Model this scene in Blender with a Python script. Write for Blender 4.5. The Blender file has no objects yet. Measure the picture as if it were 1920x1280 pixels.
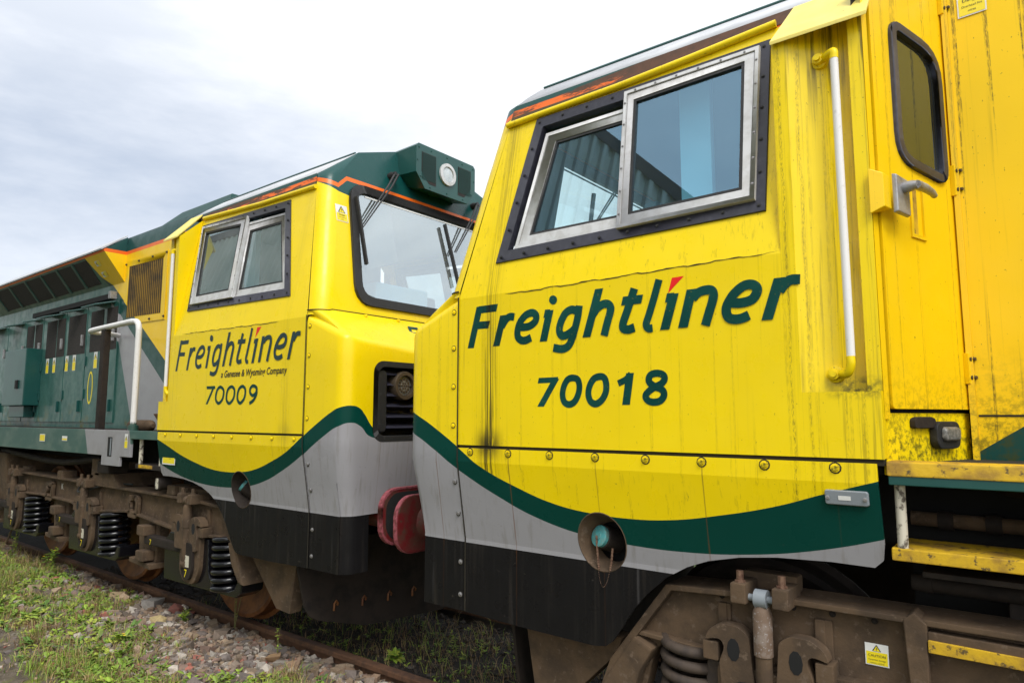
import bpy, bmesh, math, random
from mathutils import Vector, Matrix, noise as mnoise
rnd = random.Random(7)
S = bpy.context.scene
COL = S.collection
# ------------------------------------------------------------------ camera
F_PX, W_PX = 1265.0, 1920.0
PITCH = math.atan(140 / F_PX)
YAW = math.atan(1620 / (F_PX / math.cos(PITCH)))          # track direction left of the optical axis
fwd0 = Vector((-math.cos(YAW), math.sin(YAW), 0)); right = Vector((math.sin(YAW), math.cos(YAW), 0)); up0 = Vector((0, 0, 1))
fwd = fwd0 * math.cos(PITCH) + up0 * math.sin(PITCH); upv = up0 * math.cos(PITCH) - fwd0 * math.sin(PITCH)
cam_data = bpy.data.cameras.new("camera"); cam = bpy.data.objects.new("camera", cam_data); COL.objects.link(cam)
cam_data.sensor_width = 36; cam_data.lens = F_PX / W_PX * 36; cam_data.clip_start = .05; cam_data.clip_end = 5000
CAM = Vector((0, -4.03, 1.71))
m = Matrix((right, upv, -fwd)).transposed().to_4x4(); m.translation = CAM
cam.matrix_world = m
S.camera = cam
# ------------------------------------------------------------------ light
SUN_EL, SUN_AZ = math.radians(50), math.radians(128)       # azimuth measured clockwise from +y
sd = Vector((math.sin(SUN_AZ) * math.cos(SUN_EL), math.cos(SUN_AZ) * math.cos(SUN_EL), math.sin(SUN_EL)))
sl = bpy.data.lights.new("sun", 'SUN'); sl.energy = 1.9; sl.angle = math.radians(25); sl.color = (1, .97, .92)
so = bpy.data.objects.new("sun", sl); COL.objects.link(so); so.rotation_euler = (-sd).to_track_quat('-Z', 'Y').to_euler()
S.view_settings.view_transform = 'Standard'; S.view_settings.look = 'None'; S.view_settings.gamma = 1
S.view_settings.exposure = 0.33

class NT:
    """small helper to wire shader nodes"""
    def __init__(s, tree): s.t = tree; s.n = tree.nodes; s.l = tree.links
    def new(s, kind, **kw):
        n = s.n.new(kind)
        for k, v in kw.items(): setattr(n, k, v)
        return n
    def put(s, sock, v):
        if isinstance(v, bpy.types.NodeSocket): s.l.new(v, sock)
        elif v is not None:
            if hasattr(sock.default_value, '__len__') and len(sock.default_value) == 4 and len(v) == 3: v = (*v, 1)
            sock.default_value = v
    def math(s, op, a, b=None, c=None, clamp=False):
        n = s.new('ShaderNodeMath', operation=op); n.use_clamp = clamp
        s.put(n.inputs[0], a); s.put(n.inputs[1], b)
        if c is not None: s.put(n.inputs[2], c)
        return n.outputs[0]
    def vmath(s, op, a, b):
        n = s.new('ShaderNodeVectorMath', operation=op); s.put(n.inputs[0], a); s.put(n.inputs[1], b)
        return n.outputs['Value'] if op == 'DOT_PRODUCT' else n.outputs[0]
    def mix(s, f, a, b, mode='MIX'):
        n = s.new('ShaderNodeMix', data_type='RGBA', blend_type=mode); s.put(n.inputs[0], f); s.put(n.inputs[6], a); s.put(n.inputs[7], b)
        return n.outputs[2]
    def ramp(s, v, lo, hi, a=0., b=1., smooth=True):
        n = s.new('ShaderNodeMapRange', interpolation_type='SMOOTHSTEP' if smooth else 'LINEAR'); n.clamp = True
        s.put(n.inputs[0], v); s.put(n.inputs[1], lo); s.put(n.inputs[2], hi); s.put(n.inputs[3], a); s.put(n.inputs[4], b)
        return n.outputs[0]
    def noise(s, vec, scale=5., detail=4., rough=.55, dims='3D'):
        n = s.new('ShaderNodeTexNoise', noise_dimensions=dims); s.put(n.inputs['Vector'], vec)
        n.inputs['Scale'].default_value = scale; n.inputs['Detail'].default_value = detail; n.inputs['Roughness'].default_value = rough
        return n.outputs[0]
    def curve(s, x, pts, x0, x1, y0, y1):
        n = s.new('ShaderNodeFloatCurve'); cu = n.mapping; c = cu.curves[0]
        P = [((a - x0) / (x1 - x0), (b - y0) / (y1 - y0)) for a, b in sorted(pts)]
        c.points[0].location = P[0]; c.points[1].location = P[-1]
        for p in P[1:-1]: c.points.new(*p)
        cu.extend = 'HORIZONTAL'; cu.update()
        s.put(n.inputs['Value'], s.ramp(x, x0, x1, smooth=False))
        return s.math('MULTIPLY_ADD', n.outputs[0], y1 - y0, y0)

# ------------------------------------------------------------------ sky
W = bpy.data.worlds.new("World"); S.world = W; W.use_nodes = True
t = NT(W.node_tree); bg = t.n['Background']
sky = t.new('ShaderNodeTexSky', sky_type='NISHITA'); sky.sun_disc = False
sky.sun_elevation = SUN_EL; sky.sun_rotation = SUN_AZ
d = t.new('ShaderNodeTexCoord').outputs['Generated']
sep = t.new('ShaderNodeSeparateXYZ'); t.l.new(d, sep.inputs[0]); z = sep.outputs[2]
mp = t.new('ShaderNodeMapping'); t.l.new(d, mp.inputs[0]); mp.inputs['Scale'].default_value = (1, 1, 3.2)
n1 = t.noise(mp.outputs[0], 2.1, 6, .55); n2 = t.noise(mp.outputs[0], 5.0, 6, .6)
nn = t.math('ADD', t.math('MULTIPLY', n1, .65), t.math('MULTIPLY', n2, .35))
left = t.ramp(t.vmath('DOT_PRODUCT', d, (-.97, .04, .22)), .66, .97)                # heavier cloud low over the far end of the track
band = t.math('MULTIPLY', t.ramp(z, .10, .24), t.ramp(z, .52, .30))
dark = t.math('MULTIPLY', left, t.math('MULTIPLY_ADD', band, .75, .25))
cl = t.math('SUBTRACT', t.math('MULTIPLY_ADD', t.ramp(nn, .36, .66), .42, .72), t.math('MULTIPLY', dark, .68))
cl = t.ramp(cl, .05, 1.05, 0, 1, smooth=False)
cloud = t.mix(cl, (4.5, 5.2, 6.4), (10.6, 10.7, 10.9))                              # radiance x10, background strength is .1
front = t.ramp(t.vmath('DOT_PRODUCT', d, tuple(sd)), -.2, 1., 1., 1.45)
cloud = t.mix(1., cloud, front, 'MULTIPLY')
t.put(bg.inputs[0], t.mix(.9, sky.outputs[0], cloud)); bg.inputs[1].default_value = .1

# ------------------------------------------------------------------ materials
def new_mat(name):
    ma = bpy.data.materials.new(name); ma.use_nodes = True
    return ma, NT(ma.node_tree), ma.node_tree.nodes['Principled BSDF']
def bump(t, b, h, strength=.3, dist=.005):
    n = t.new('ShaderNodeBump'); n.inputs['Strength'].default_value = strength; n.inputs['Distance'].default_value = dist
    t.put(n.inputs['Height'], h); t.l.new(n.outputs[0], b.inputs['Normal'])
def obj_co(t): return t.new('ShaderNodeTexCoord').outputs['Object']
def scaled(t, v, s):
    n = t.new('ShaderNodeMapping'); t.l.new(v, n.inputs[0]); n.inputs['Scale'].default_value = s; return n.outputs[0]
def mat(name, c1, c2=None, rough=.6, metal=0., scale=6., lo=.4, hi=.65, bumps=0., grain=60., c3=None, spec=.5):
    ma, t, b = new_mat(name); co = obj_co(t)
    col = c1
    if c2: col = t.mix(t.ramp(t.noise(co, scale, 6, .6), lo, hi), c1, c2)
    if c3: col = t.mix(t.ramp(t.noise(co, scale * 3.7, 5, .65), .56, .66), col, c3)
    t.put(b.inputs['Base Color'], col); b.inputs['Roughness'].default_value = rough; b.inputs['Metallic'].default_value = metal
    b.inputs['Specular IOR Level'].default_value = spec
    if bumps: bump(t, b, t.noise(co, grain, 4, .6), bumps, .004)
    return ma
YEL, GRN, GREY, BLK, ORG, DIRT = (.86, .635, .0015), (.002, .045, .034), (.285, .28, .295), (.0095, .009, .0095), (.80, .14, .01), (.030, .022, .008)
def dirty(t, co, col, streak=.5, speck=.5, moss=0.):
    """vertical run-off streaks, specks and faint fading on paint"""
    fade = t.ramp(t.noise(scaled(t, co, (1.2, 1.2, .6)), 2., 3), .3, .7)
    col = t.mix(t.math('MULTIPLY', fade, .16), col, (.62, .44, .01))
    sn = t.ramp(t.noise(scaled(t, co, (55, 55, .9)), 1., 4, .62), .55, .80)
    reg = t.ramp(t.noise(scaled(t, co, (2.6, 2.6, .8)), 1., 3), .40, .70)
    col = t.mix(t.math('MULTIPLY', t.math('MULTIPLY', sn, reg), streak), col, DIRT)
    sp = t.math('MULTIPLY', t.ramp(t.noise(scaled(t, co, (90, 90, 60)), 1., 2), .70, .76), speck)
    return t.mix(sp, col, (.05, .035, .01))
def runs(t, co, col, amt, lo=.57, hi=.64, sx=34.):
    """long thin run-off lines, broken into drips"""
    ln = t.ramp(t.noise(scaled(t, co, (sx, sx, .35)), 1., 3, .55), lo, hi)
    core = t.math('MULTIPLY', ln, t.ramp(t.noise(scaled(t, co, (sx, sx, .35)), 1., 3, .55), hi + .07, hi))
    brk = t.ramp(t.noise(scaled(t, co, (150, 150, 30)), 1., 5, .75), .36, .60)
    return t.mix(t.math('MULTIPLY', t.math('MULTIPLY', core, brk), amt), col, (.06, .042, .008))
def finish(t, b, co, col, rough=.31, coat=.04):
    t.put(b.inputs['Base Color'], col)
    t.put(b.inputs['Roughness'], t.ramp(t.noise(co, 9., 4), .3, .75, rough - .06, rough + .16))
    b.inputs['Specular IOR Level'].default_value = .32; b.inputs['Coat Weight'].default_value = coat; b.inputs['Coat Roughness'].default_value = .12
    bump(t, b, t.math('ADD', t.noise(co, 2.6, 2), t.math('MULTIPLY', t.noise(co, 260., 2), .02)), .5, .011)
UP = [(2.05, 1.490), (1.837, 1.424), (1.65, 1.362), (1.45, 1.313), (1.2, 1.268), (1.0, 1.256), (.8, 1.264), (.63, 1.286), (.37, 1.362), (.165, 1.445), (0, 1.545),
      (-.15, 1.632), (-.281, 1.700), (-.37, 1.735), (-.43, 1.743), (-.48, 1.733), (-.53, 1.692), (-.60, 1.605), (-.66, 1.565), (-.76, 1.56), (-1.0, 1.56)]
LOW = [(2.05, 1.285), (1.75, 1.200), (1.54, 1.163), (1.3, 1.140), (1.0, 1.138), (.755, 1.158), (.5, 1.212), (.267, 1.298), (0, 1.425),
       (-.193, 1.535), (-.35, 1.612), (-.43, 1.634), (-.5, 1.612), (-.58, 1.545), (-.66, 1.53), (-.76, 1.545), (-1.0, 1.55)]
def livery(name, streak, speck, bolts, black_run=0.):
    ma, t, b = new_mat(name)
    uv = t.new('ShaderNodeUVMap').outputs[0]; sp = t.new('ShaderNodeSeparateXYZ'); t.l.new(uv, sp.inputs[0]); s_, z_ = sp.outputs[0], sp.outputs[1]
    co = obj_co(t)
    yel = dirty(t, co, YEL, streak, speck)
    if black_run > .5: yel = runs(t, co, yel, .27, .60, .66, 46.)
    rear = t.math('MULTIPLY', t.ramp(s_, 1.66, 1.80), t.ramp(t.noise(scaled(t, co, (70, 70, 2.)), 1., 4, .6), .52, .74))
    yel = t.mix(t.math('MULTIPLY', rear, .75 * streak), yel, DIRT)
    for s0, amt in ((1.742, 1.), (1.806, .8), (1.93, .5), (1.990, .6)):
        ln = t.ramp(t.math('ABSOLUTE', t.math('SUBTRACT', s_, t.math('MULTIPLY_ADD', t.noise(scaled(t, uv, (.01, 3, 1)), 1., 3), .02, s0 - .010))), .0015, .009, 1., 0.)
        brk = t.ramp(t.noise(scaled(t, uv, (260, 46, 1)), 1., 5, .75), .42, .66)
        yel = t.mix(t.math('MULTIPLY', t.math('MULTIPLY', ln, brk), amt * streak * 1.25, clamp=True), yel, DIRT)
    dr = t.math('MULTIPLY', t.math('MULTIPLY', t.ramp(z_, 2.80, 3.18), t.ramp(s_, 1.80, 1.86)), t.ramp(t.noise(scaled(t, uv, (30, 1.2, 1)), 1., 4, .6), .46, .60))
    yel = t.mix(t.math('MULTIPLY', dr, streak * 1.3, clamp=True), yel, DIRT)
    ms = t.math('MULTIPLY', t.ramp(t.math('ABSOLUTE', t.math('SUBTRACT', s_, 1.97)), .02, .15, 1., 0.), t.ramp(t.math('ABSOLUTE', t.math('SUBTRACT', z_, 1.815)), .01, .055, 1., 0.))
    yel = t.mix(t.math('MULTIPLY', t.math('MULTIPLY', ms, t.ramp(t.noise(co, 26., 5, .7), .38, .6)), streak * 1.4, clamp=True), yel, (.04, .04, .01))
    if black_run:
        g = t.math('MULTIPLY', t.math('SUBTRACT', s_, t.math('MULTIPLY_ADD', z_, .02, .185)), 22.)
        g = t.math('EXPONENT', t.math('MULTIPLY', t.math('MULTIPLY', g, g), -1.))
        nz = t.ramp(t.noise(scaled(t, uv, (85, 1.1, 1)), 1., 5, .65), .43, .56)
        pool = t.ramp(z_, 2.6, 1.60, .45, 1.)
        pm = t.math('MULTIPLY', t.ramp(t.math('ABSOLUTE', t.math('SUBTRACT', s_, .215)), .0, .13, 1., 0.), t.ramp(t.math('ABSOLUTE', t.math('SUBTRACT', z_, 1.565)), .0, .11, 1., 0.))
        yel = t.mix(t.math('MULTIPLY', t.math('MULTIPLY', pm, t.ramp(t.noise(scaled(t, co, (30, 30, 8)), 1., 5, .65), .25, .5)), black_run), yel, (.02, .016, .008))
        yel = t.mix(t.math('MULTIPLY', t.math('MULTIPLY', g, nz), t.math('MULTIPLY', pool, black_run)), yel, (.02, .016, .008))
    up = t.curve(s_, UP, -1.0, 2.05, 1.0, 2.0); lo = t.curve(s_, LOW, -1.0, 2.05, 1.0, 2.0)
    col = t.mix(t.math('LESS_THAN', z_, up), yel, GRN)
    grey = t.mix(t.ramp(t.noise(scaled(t, co, (30, 30, 1.5)), 1., 4), .5, .8, 0, .5), GREY, (.16, .145, .125))
    col = t.mix(t.math('LESS_THAN', z_, lo), col, grey)
    blk = t.mix(t.ramp(t.noise(scaled(t, co, (24, 24, 1.2)), 1., 4), .5, .8, 0, .7), BLK, (.034, .029, .025))
    pale = t.math('MULTIPLY', t.ramp(t.noise(scaled(t, uv, (26, .5, 1)), 1., 5, .6), .56, .74), t.ramp(t.noise(scaled(t, uv, (2.2, 1.5, 1)), 1., 2), .42, .6))
    blk = t.mix(t.math('MULTIPLY', pale, .55), blk, (.085, .080, .080))
    col = t.mix(t.math('LESS_THAN', z_, 1.038), col, blk)
    scuff = t.math('MULTIPLY', t.ramp(t.noise(scaled(t, co, (14, 14, 30)), 1., 6, .7), .66, .72), t.math('LESS_THAN', z_, up))
    col = t.mix(t.math('MULTIPLY', scuff, .45), col, (.10, .085, .07))
    # rust runs under the skirt fixings
    ph = t.math('MULTIPLY_ADD', s_, 1 / .2555, .5 - .093 / .2555)
    fr = t.math('ABSOLUTE', t.math('SUBTRACT', t.math('FRACT', ph), .5))
    wob = t.math('MULTIPLY_ADD', t.noise(scaled(t, uv, (.01, 5, 1)), 1., 2), .03, -.015)
    run = t.ramp(t.math('ABSOLUTE', t.math('ADD', fr, wob)), .004, .016, 1., 0.)
    amt = t.math('MULTIPLY', t.math('MULTIPLY', run, t.ramp(z_, 1.525, 1.515)), t.math('MULTIPLY', t.ramp(z_, .85, 1.35, .15, 1.), t.ramp(t.noise(scaled(t, uv, (4, .1, 1)), 1., 2), .42, .6)))
    col = t.mix(t.math('MULTIPLY', amt, bolts), col, (.13, .05, .015))
    # front: dark green top with the orange lining
    zc = t.math('MULTIPLY_ADD', t.ramp(s_, -.667, -.757, smooth=False), .080, t.math('MULTIPLY_ADD', t.ramp(s_, -.02, -.667, smooth=False), -.043, 3.418))
    yt = t.math('MULTIPLY_ADD', t.ramp(s_, -.02, -.757, smooth=False), -.085, 3.400)
    col = t.mix(t.math('GREATER_THAN', z_, yt), col, (.004, .060, .056))
    col = t.mix(t.math('LESS_THAN', t.math('ABSOLUTE', t.math('SUBTRACT', z_, zc)), .017), col, ORG)
    finish(t, b, co, col); t.put(b.inputs['Specular IOR Level'], t.math('MULTIPLY_ADD', t.math('GREATER_THAN', z_, up), .22, .10))   # gloss yellow, dull lower bands
    return ma
def yellow(name, streak, speck, base=YEL, moss=0., rough=.36, run=0.):
    ma, t, b = new_mat(name); co = obj_co(t); col = dirty(t, co, base, streak, speck)
    if run: col = runs(t, co, col, run)
    if moss:
        sp = t.new('ShaderNodeSeparateXYZ'); t.l.new(co, sp.inputs[0])
        low = t.math('MULTIPLY', t.ramp(sp.outputs[2], 1.98, 1.50), t.ramp(t.noise(co, 38., 6, .7), .44, .64))
        col = t.mix(t.math('MULTIPLY', low, moss), col, (.045, .05, .008))
    finish(t, b, co, col, rough); return ma
def stained_letters():
    ma, t, b = new_mat('stained dark green lettering'); co = obj_co(t); sp = t.new('ShaderNodeSeparateXYZ'); t.l.new(co, sp.inputs[0])
    col = t.mix(t.ramp(t.noise(co, 5., 5), .35, .7), (.0015, .044, .037), (.006, .066, .054))
    g = t.math('MULTIPLY', t.math('SUBTRACT', sp.outputs[0], .232), 20.); g = t.math('EXPONENT', t.math('MULTIPLY', t.math('MULTIPLY', g, g), -1.))
    col = t.mix(t.math('MULTIPLY', g, t.ramp(t.noise(scaled(t, co, (85, 1, 1.1)), 1., 5, .65), .40, .54)), col, (.012, .012, .008))
    col = t.mix(t.math('MULTIPLY', t.ramp(t.noise(co, 120., 3), .68, .74), .8), col, (.30, .24, .01))      # chipped through to the yellow
    t.put(b.inputs[0], col); b.inputs['Roughness'].default_value = .45; b.inputs['Specular IOR Level'].default_value = .15; return ma
M = {}
M['liv_near'] = livery('weathered livery paint', .62, .5, .85, .95)
M['liv_far'] = livery('cleaner livery paint', .20, .4, .25, .25)
M['yel_near'] = yellow('weathered yellow paint', .75, .8, YEL, .9)
M['yel_door'] = yellow('orange yellow paint', .30, .6, (.84, .54, .002), .8, run=.45)
M['yel_far'] = yellow('yellow paint', .25, .4)
M['yel_pale'] = yellow('sky lit yellow paint', .35, .9, (.74, .62, .16), 0, .5)  # canopy yellow, paled in the colour for sky light on its slope
M['yel_step'] = mat('worn step yellow', (.60, .37, .008), (.30, .17, .02), .7, 0, 9, .40, .66, .4, c3=(.10, .065, .02))
M['green'] = mat('dark green paint', (.006, .062, .055), (.012, .075, .065), .3, 0, 3)
M['green_deck'] = mat('faded green paint', (.012, .062, .050), (.045, .085, .065), .45, 0, 5, .4, .7, .1)
M['orange'] = mat('orange lining', ORG, (.55, .09, .01), .4)
M['roof'] = mat('pale grey roof paint', (.50, .51, .53), (.40, .41, .43), .42, 0, 4)
M['frame_black'] = mat('blue black frame paint', (.020, .020, .032), (.035, .035, .05), .42, 0, 30, .45, .7)
M['alu'] = mat('dull anodised aluminium', (.60, .60, .60), (.50, .495, .48), .48, .25, 18)
M['rubber'] = mat('black rubber', (.012, .012, .012), (.030, .030, .030), .6, 0, 40, .55, .7, .2)
M['void'] = mat('void black', (.006, .006, .006), None, .9)  # black painted for the dark of gaps and holes; also greasy buffer faces
M['grime'] = mat('brown brake dust', (.105, .068, .040), (.062, .042, .027), .85, 0, 7, .38, .66, .35, 90, (.125, .088, .060), spec=.3)
M['grime_shade'] = mat('dark oily grime and shade', (.030, .023, .019), (.016, .013, .012), .75, 0, 8, .4, .7, .3, spec=.2)  # real grime; also colours the near wheels and far socket for shade
M['spring'] = mat('glossy black enamel', (.006, .006, .008), None, .18)
M['spring_brown'] = mat('dusty brown spring', (.060, .042, .030), (.035, .025, .02), .8, 0, 12)
M['wheel'] = mat('rusty wheel steel', (.24, .095, .030), (.12, .045, .018), .55, .35, 9, .38, .66, .3, 70)
M['rail_rust'] = mat('rusty rail steel', (.13, .062, .032), (.075, .038, .022), .75, .1, 14, .4, .65, .4, 80)
M['rail_top'] = mat('worn rail head', (.15, .085, .052), (.10, .055, .03), .45, .5, 14)
M['white'] = mat('chipped white paint', (.72, .71, .70), (.58, .56, .53), .5, 0, 34, .58, .72, .1)
M['white_old'] = mat('old cream paint', (.56, .52, .42), (.10, .08, .06), .7, 0, 30, .5, .62)
M['red'] = mat('scraped red paint', (.14, .006, .009), (.085, .035, .024), .55, 0, 9, .4, .65, .1, c3=(.08, .045, .03))
M['pink'] = mat('faded pink red edge', (.30, .07, .09), (.14, .03, .03), .7, 0, 40)
M['turq'] = mat('turquoise cap', (.07, .29, .30), (.12, .22, .20), .6, 0, 40, .45, .65, .3)
M['ltgrey'] = mat('light grey plastic', (.22, .245, .27), None, .45)
M['sticker'] = mat('white sticker', (.70, .70, .68), None, .5)
M['sticker_y'] = mat('yellow sticker', (.82, .66, .01), None, .45)
M['ink'] = mat('black print', (.02, .02, .02), None, .6)
M['ltr_green'] = mat('dark green lettering', (.0015, .044, .037), (.004, .060, .050), .45, 0, 6, .35, .7, 0, 60, (.010, .040, .030), spec=.15)
M['ltr_near'] = stained_letters()
M['ltr_slate'] = mat('slate lettering', (.024, .050, .054), None, .45, spec=.15)
M['ltr_red'] = mat('red accent', (.75, .008, .005), None, .4)
M['ltr_white'] = mat('white lettering', (.6, .6, .55), None, .5)
M['seat'] = mat('blue grey moquette', (.030, .075, .11), (.04, .09, .13), .8, 0, 40)
M['cabwall'] = mat('cab lining', (.055, .07, .072), None, .7)
M['cabblue'] = mat('pale blue cab post', (.28, .56, .70), None, .6)
M['mesh'] = mat('black vent mesh', (.016, .013, .012), (.03, .022, .018), .8, 0, 60)
M['slat'] = mat('dusty louvre slats', (.24, .135, .010), (.08, .046, .010), .7, 0, 3.5, .38, .64)
M['damper'] = mat('scratched dusty damper', (.15, .10, .068), (.21, .165, .135), .75, .1, 20, .48, .66, .3, c3=(.33, .31, .30))
M['lens'] = mat('frosted lamp lens', (.55, .60, .62), (.45, .5, .52), .2, 0, 60)
M['led'] = mat('dull lamp lens', (.10, .10, .09), (.22, .21, .19), .3, 0, 90)
M['brass'] = mat('tarnished lamp ring', (.10, .075, .05), None, .5, .6)
M['steel'] = mat('dull zinc steel', (.36, .36, .37), (.24, .22, .21), .5, .6, 25, .4, .7, .3)
M['chain'] = mat('rusty chain', (.20, .12, .08), (.12, .06, .04), .6, .5, 60)
M['sludge'] = mat('grime line', (.018, .014, .007), None, .9)
def rust_band(name, worn, z0, z1):
    ma, t, b = new_mat(name); co = obj_co(t); sp = t.new('ShaderNodeSeparateXYZ'); t.l.new(co, sp.inputs[0])
    col = t.mix(t.math('GREATER_THAN', sp.outputs[2], z1), ORG, (.006, .06, .055)); col = t.mix(t.math('LESS_THAN', sp.outputs[2], z0), col, (.075, .055, .012))
    n = t.noise(scaled(t, co, (6, 6, 40)), 1., 6, .7)
    rear = t.ramp(t.math('ABSOLUTE', sp.outputs[0]), .25, 1.5, 0, .32)
    w = t.ramp(t.math('ADD', n, t.math('MULTIPLY', rear, worn)), .50, .62)
    w = t.math('MULTIPLY', w, t.math('LESS_THAN', sp.outputs[2], t.math('MULTIPLY_ADD', rear, .12 * worn, z1 + .003)))
    col = t.mix(w, col, t.mix(t.noise(co, 30., 4), (.03, .018, .008), (.14, .05, .02)))
    t.put(b.inputs[0], col); b.inputs['Roughness'].default_value = .6; return ma
M['band_near'] = rust_band('rusted cantrail paint', 1.0, 3.405, 3.442); M['band_far'] = rust_band('cantrail paint', .45, 3.44, 3.477)
def glass(name, tint, refl, gcol=(.78, .92, 1.), dust=.02):  # dust is the share of painted pale haze
    ma, t, b = new_mat(name); out = t.n['Material Output']; t.n.remove(b)
    gl = t.new('ShaderNodeBsdfGlossy'); gl.inputs['Roughness'].default_value = .012; gl.inputs['Color'].default_value = (*gcol, 1)
    tr = t.new('ShaderNodeBsdfTransparent'); tr.inputs[0].default_value = (*tint, 1)
    lw = t.new('ShaderNodeLayerWeight'); lw.inputs[0].default_value = .5
    fr = t.math('MULTIPLY_ADD', t.math('POWER', lw.outputs['Facing'], 5.), .96, .04)
    mx = t.new('ShaderNodeMixShader'); t.put(mx.inputs[0], t.math('ADD', fr, refl, clamp=True))
    t.l.new(tr.outputs[0], mx.inputs[1]); t.l.new(gl.outputs[0], mx.inputs[2])
    df = t.new('ShaderNodeBsdfDiffuse'); df.inputs[0].default_value = (.60, .64, .62, 1); m2 = t.new('ShaderNodeMixShader')   # pale haze mixed in, standing for reflected light on the pane
    t.put(m2.inputs[0], t.ramp(t.noise(obj_co(t), 3., 5), .3, .7, dust * .6, dust * 1.3)); t.l.new(mx.outputs[0], m2.inputs[1]); t.l.new(df.outputs[0], m2.inputs[2]); t.l.new(m2.outputs[0], out.inputs[0]); return ma
M['glass'] = glass('coated side glass', (.70, .90, .92), .22, (.42, .70, .92), .02); M['glass_far'] = glass('hazed side glass', (.55, .70, .70), .24, (.62, .78, .82), .13)
M['screen_near'] = glass('clear windscreen glass', (.92, .97, .97), .08, (.84, .95, 1.), .02); M['screen'] = glass('windscreen glass', (.84, .90, .90), .40, (.84, .95, 1.), .12)
M['doorglass'] = glass('tinted door glass', (.35, .36, .33), .10)
def hood_paint(name, streak, coat, spec):
    """yellow, green and grey diagonals of the body side; u is the distance behind the cab corner"""
    ma, t, b = new_mat(name); co = obj_co(t); sp = t.new('ShaderNodeSeparateXYZ'); t.l.new(co, sp.inputs[0])
    u, z_ = t.math('ABSOLUTE', sp.outputs[0]), sp.outputs[2]
    def line(u0, z0, u1, z1): return t.math('SUBTRACT', u, t.math('MULTIPLY_ADD', z_, (u1 - u0) / (z1 - z0), u0 - z0 * (u1 - u0) / (z1 - z0)))
    L1, L2, L3 = line(4.53, 3.10, 3.40, 2.33), line(4.86, 3.13, 3.44, 2.12), line(4.62, 2.75, 4.10, 1.71)
    g = t.mix(t.ramp(t.noise(scaled(t, co, (3, 3, 1)), 1.5, 5), .35, .7), (.012, .082, .068), (.045, .125, .105))
    g = t.mix(t.math('MULTIPLY', t.ramp(z_, 2.0, 1.6), t.ramp(t.noise(co, 5., 5), .5, .66)), g, (.075, .085, .02))
    col = t.mix(t.math('GREATER_THAN', L1, 0), runs(t, co, dirty(t, co, (.84, .54, .002), streak * .6, .7), streak * .9 if streak > .8 else 0.), (.004, .05, .042))
    col = t.mix(t.math('MULTIPLY', t.math('GREATER_THAN', L2, 0), 1), col, GREY)
    col = t.mix(t.math('GREATER_THAN', L3, 0), col, g)
    low = t.math('MULTIPLY', t.ramp(z_, 2.05, 1.50, 0., .75), t.ramp(t.noise(co, 34., 6, .7), .42, .62))
    col = t.mix(t.math('MULTIPLY', low, t.math('LESS_THAN', u, 3.)), col, (.045, .05, .008))
    col = t.mix(t.math('GREATER_THAN', z_, 3.63), col, (.006, .055, .05)); col = t.mix(t.math('LESS_THAN', t.math('ABSOLUTE', t.math('SUBTRACT', z_, 3.61)), .02), col, ORG)
    finish(t, b, co, col, .34, coat); b.inputs['Specular IOR Level'].default_value = spec; return ma
M['hood_far'] = hood_paint('body side paint', .5, .3, .4); M['hood_near'] = hood_paint('streaked body side paint', 1., .03, .2)
def beam_paint(name):
    ma, t, b = new_mat(name); co = obj_co(t); sp = t.new('ShaderNodeSeparateXYZ'); t.l.new(co, sp.inputs[0])
    u, z_ = t.math('ABSOLUTE', sp.outputs[0]), sp.outputs[2]
    g = t.mix(t.ramp(t.noise(scaled(t, co, (4, 4, 8)), 1., 5), .4, .7), (.035, .095, .078), (.085, .140, .115))
    a_ = t.math('GREATER_THAN', u, t.math('MULTIPLY_ADD', z_, .32, 2.16)); b_ = t.math('LESS_THAN', u, t.math('MULTIPLY_ADD', z_, .45, 2.97))
    col = t.mix(t.math('MULTIPLY', a_, b_), g, t.mix(t.ramp(t.noise(co, 7., 5), .4, .75), GREY, (.24, .23, .23)))
    t.put(b.inputs[0], col); b.inputs['Roughness'].default_value = .5; bump(t, b, t.noise(co, 40., 4), .15, .003); return ma
M['beam'] = beam_paint('deck beam paint')
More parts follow.
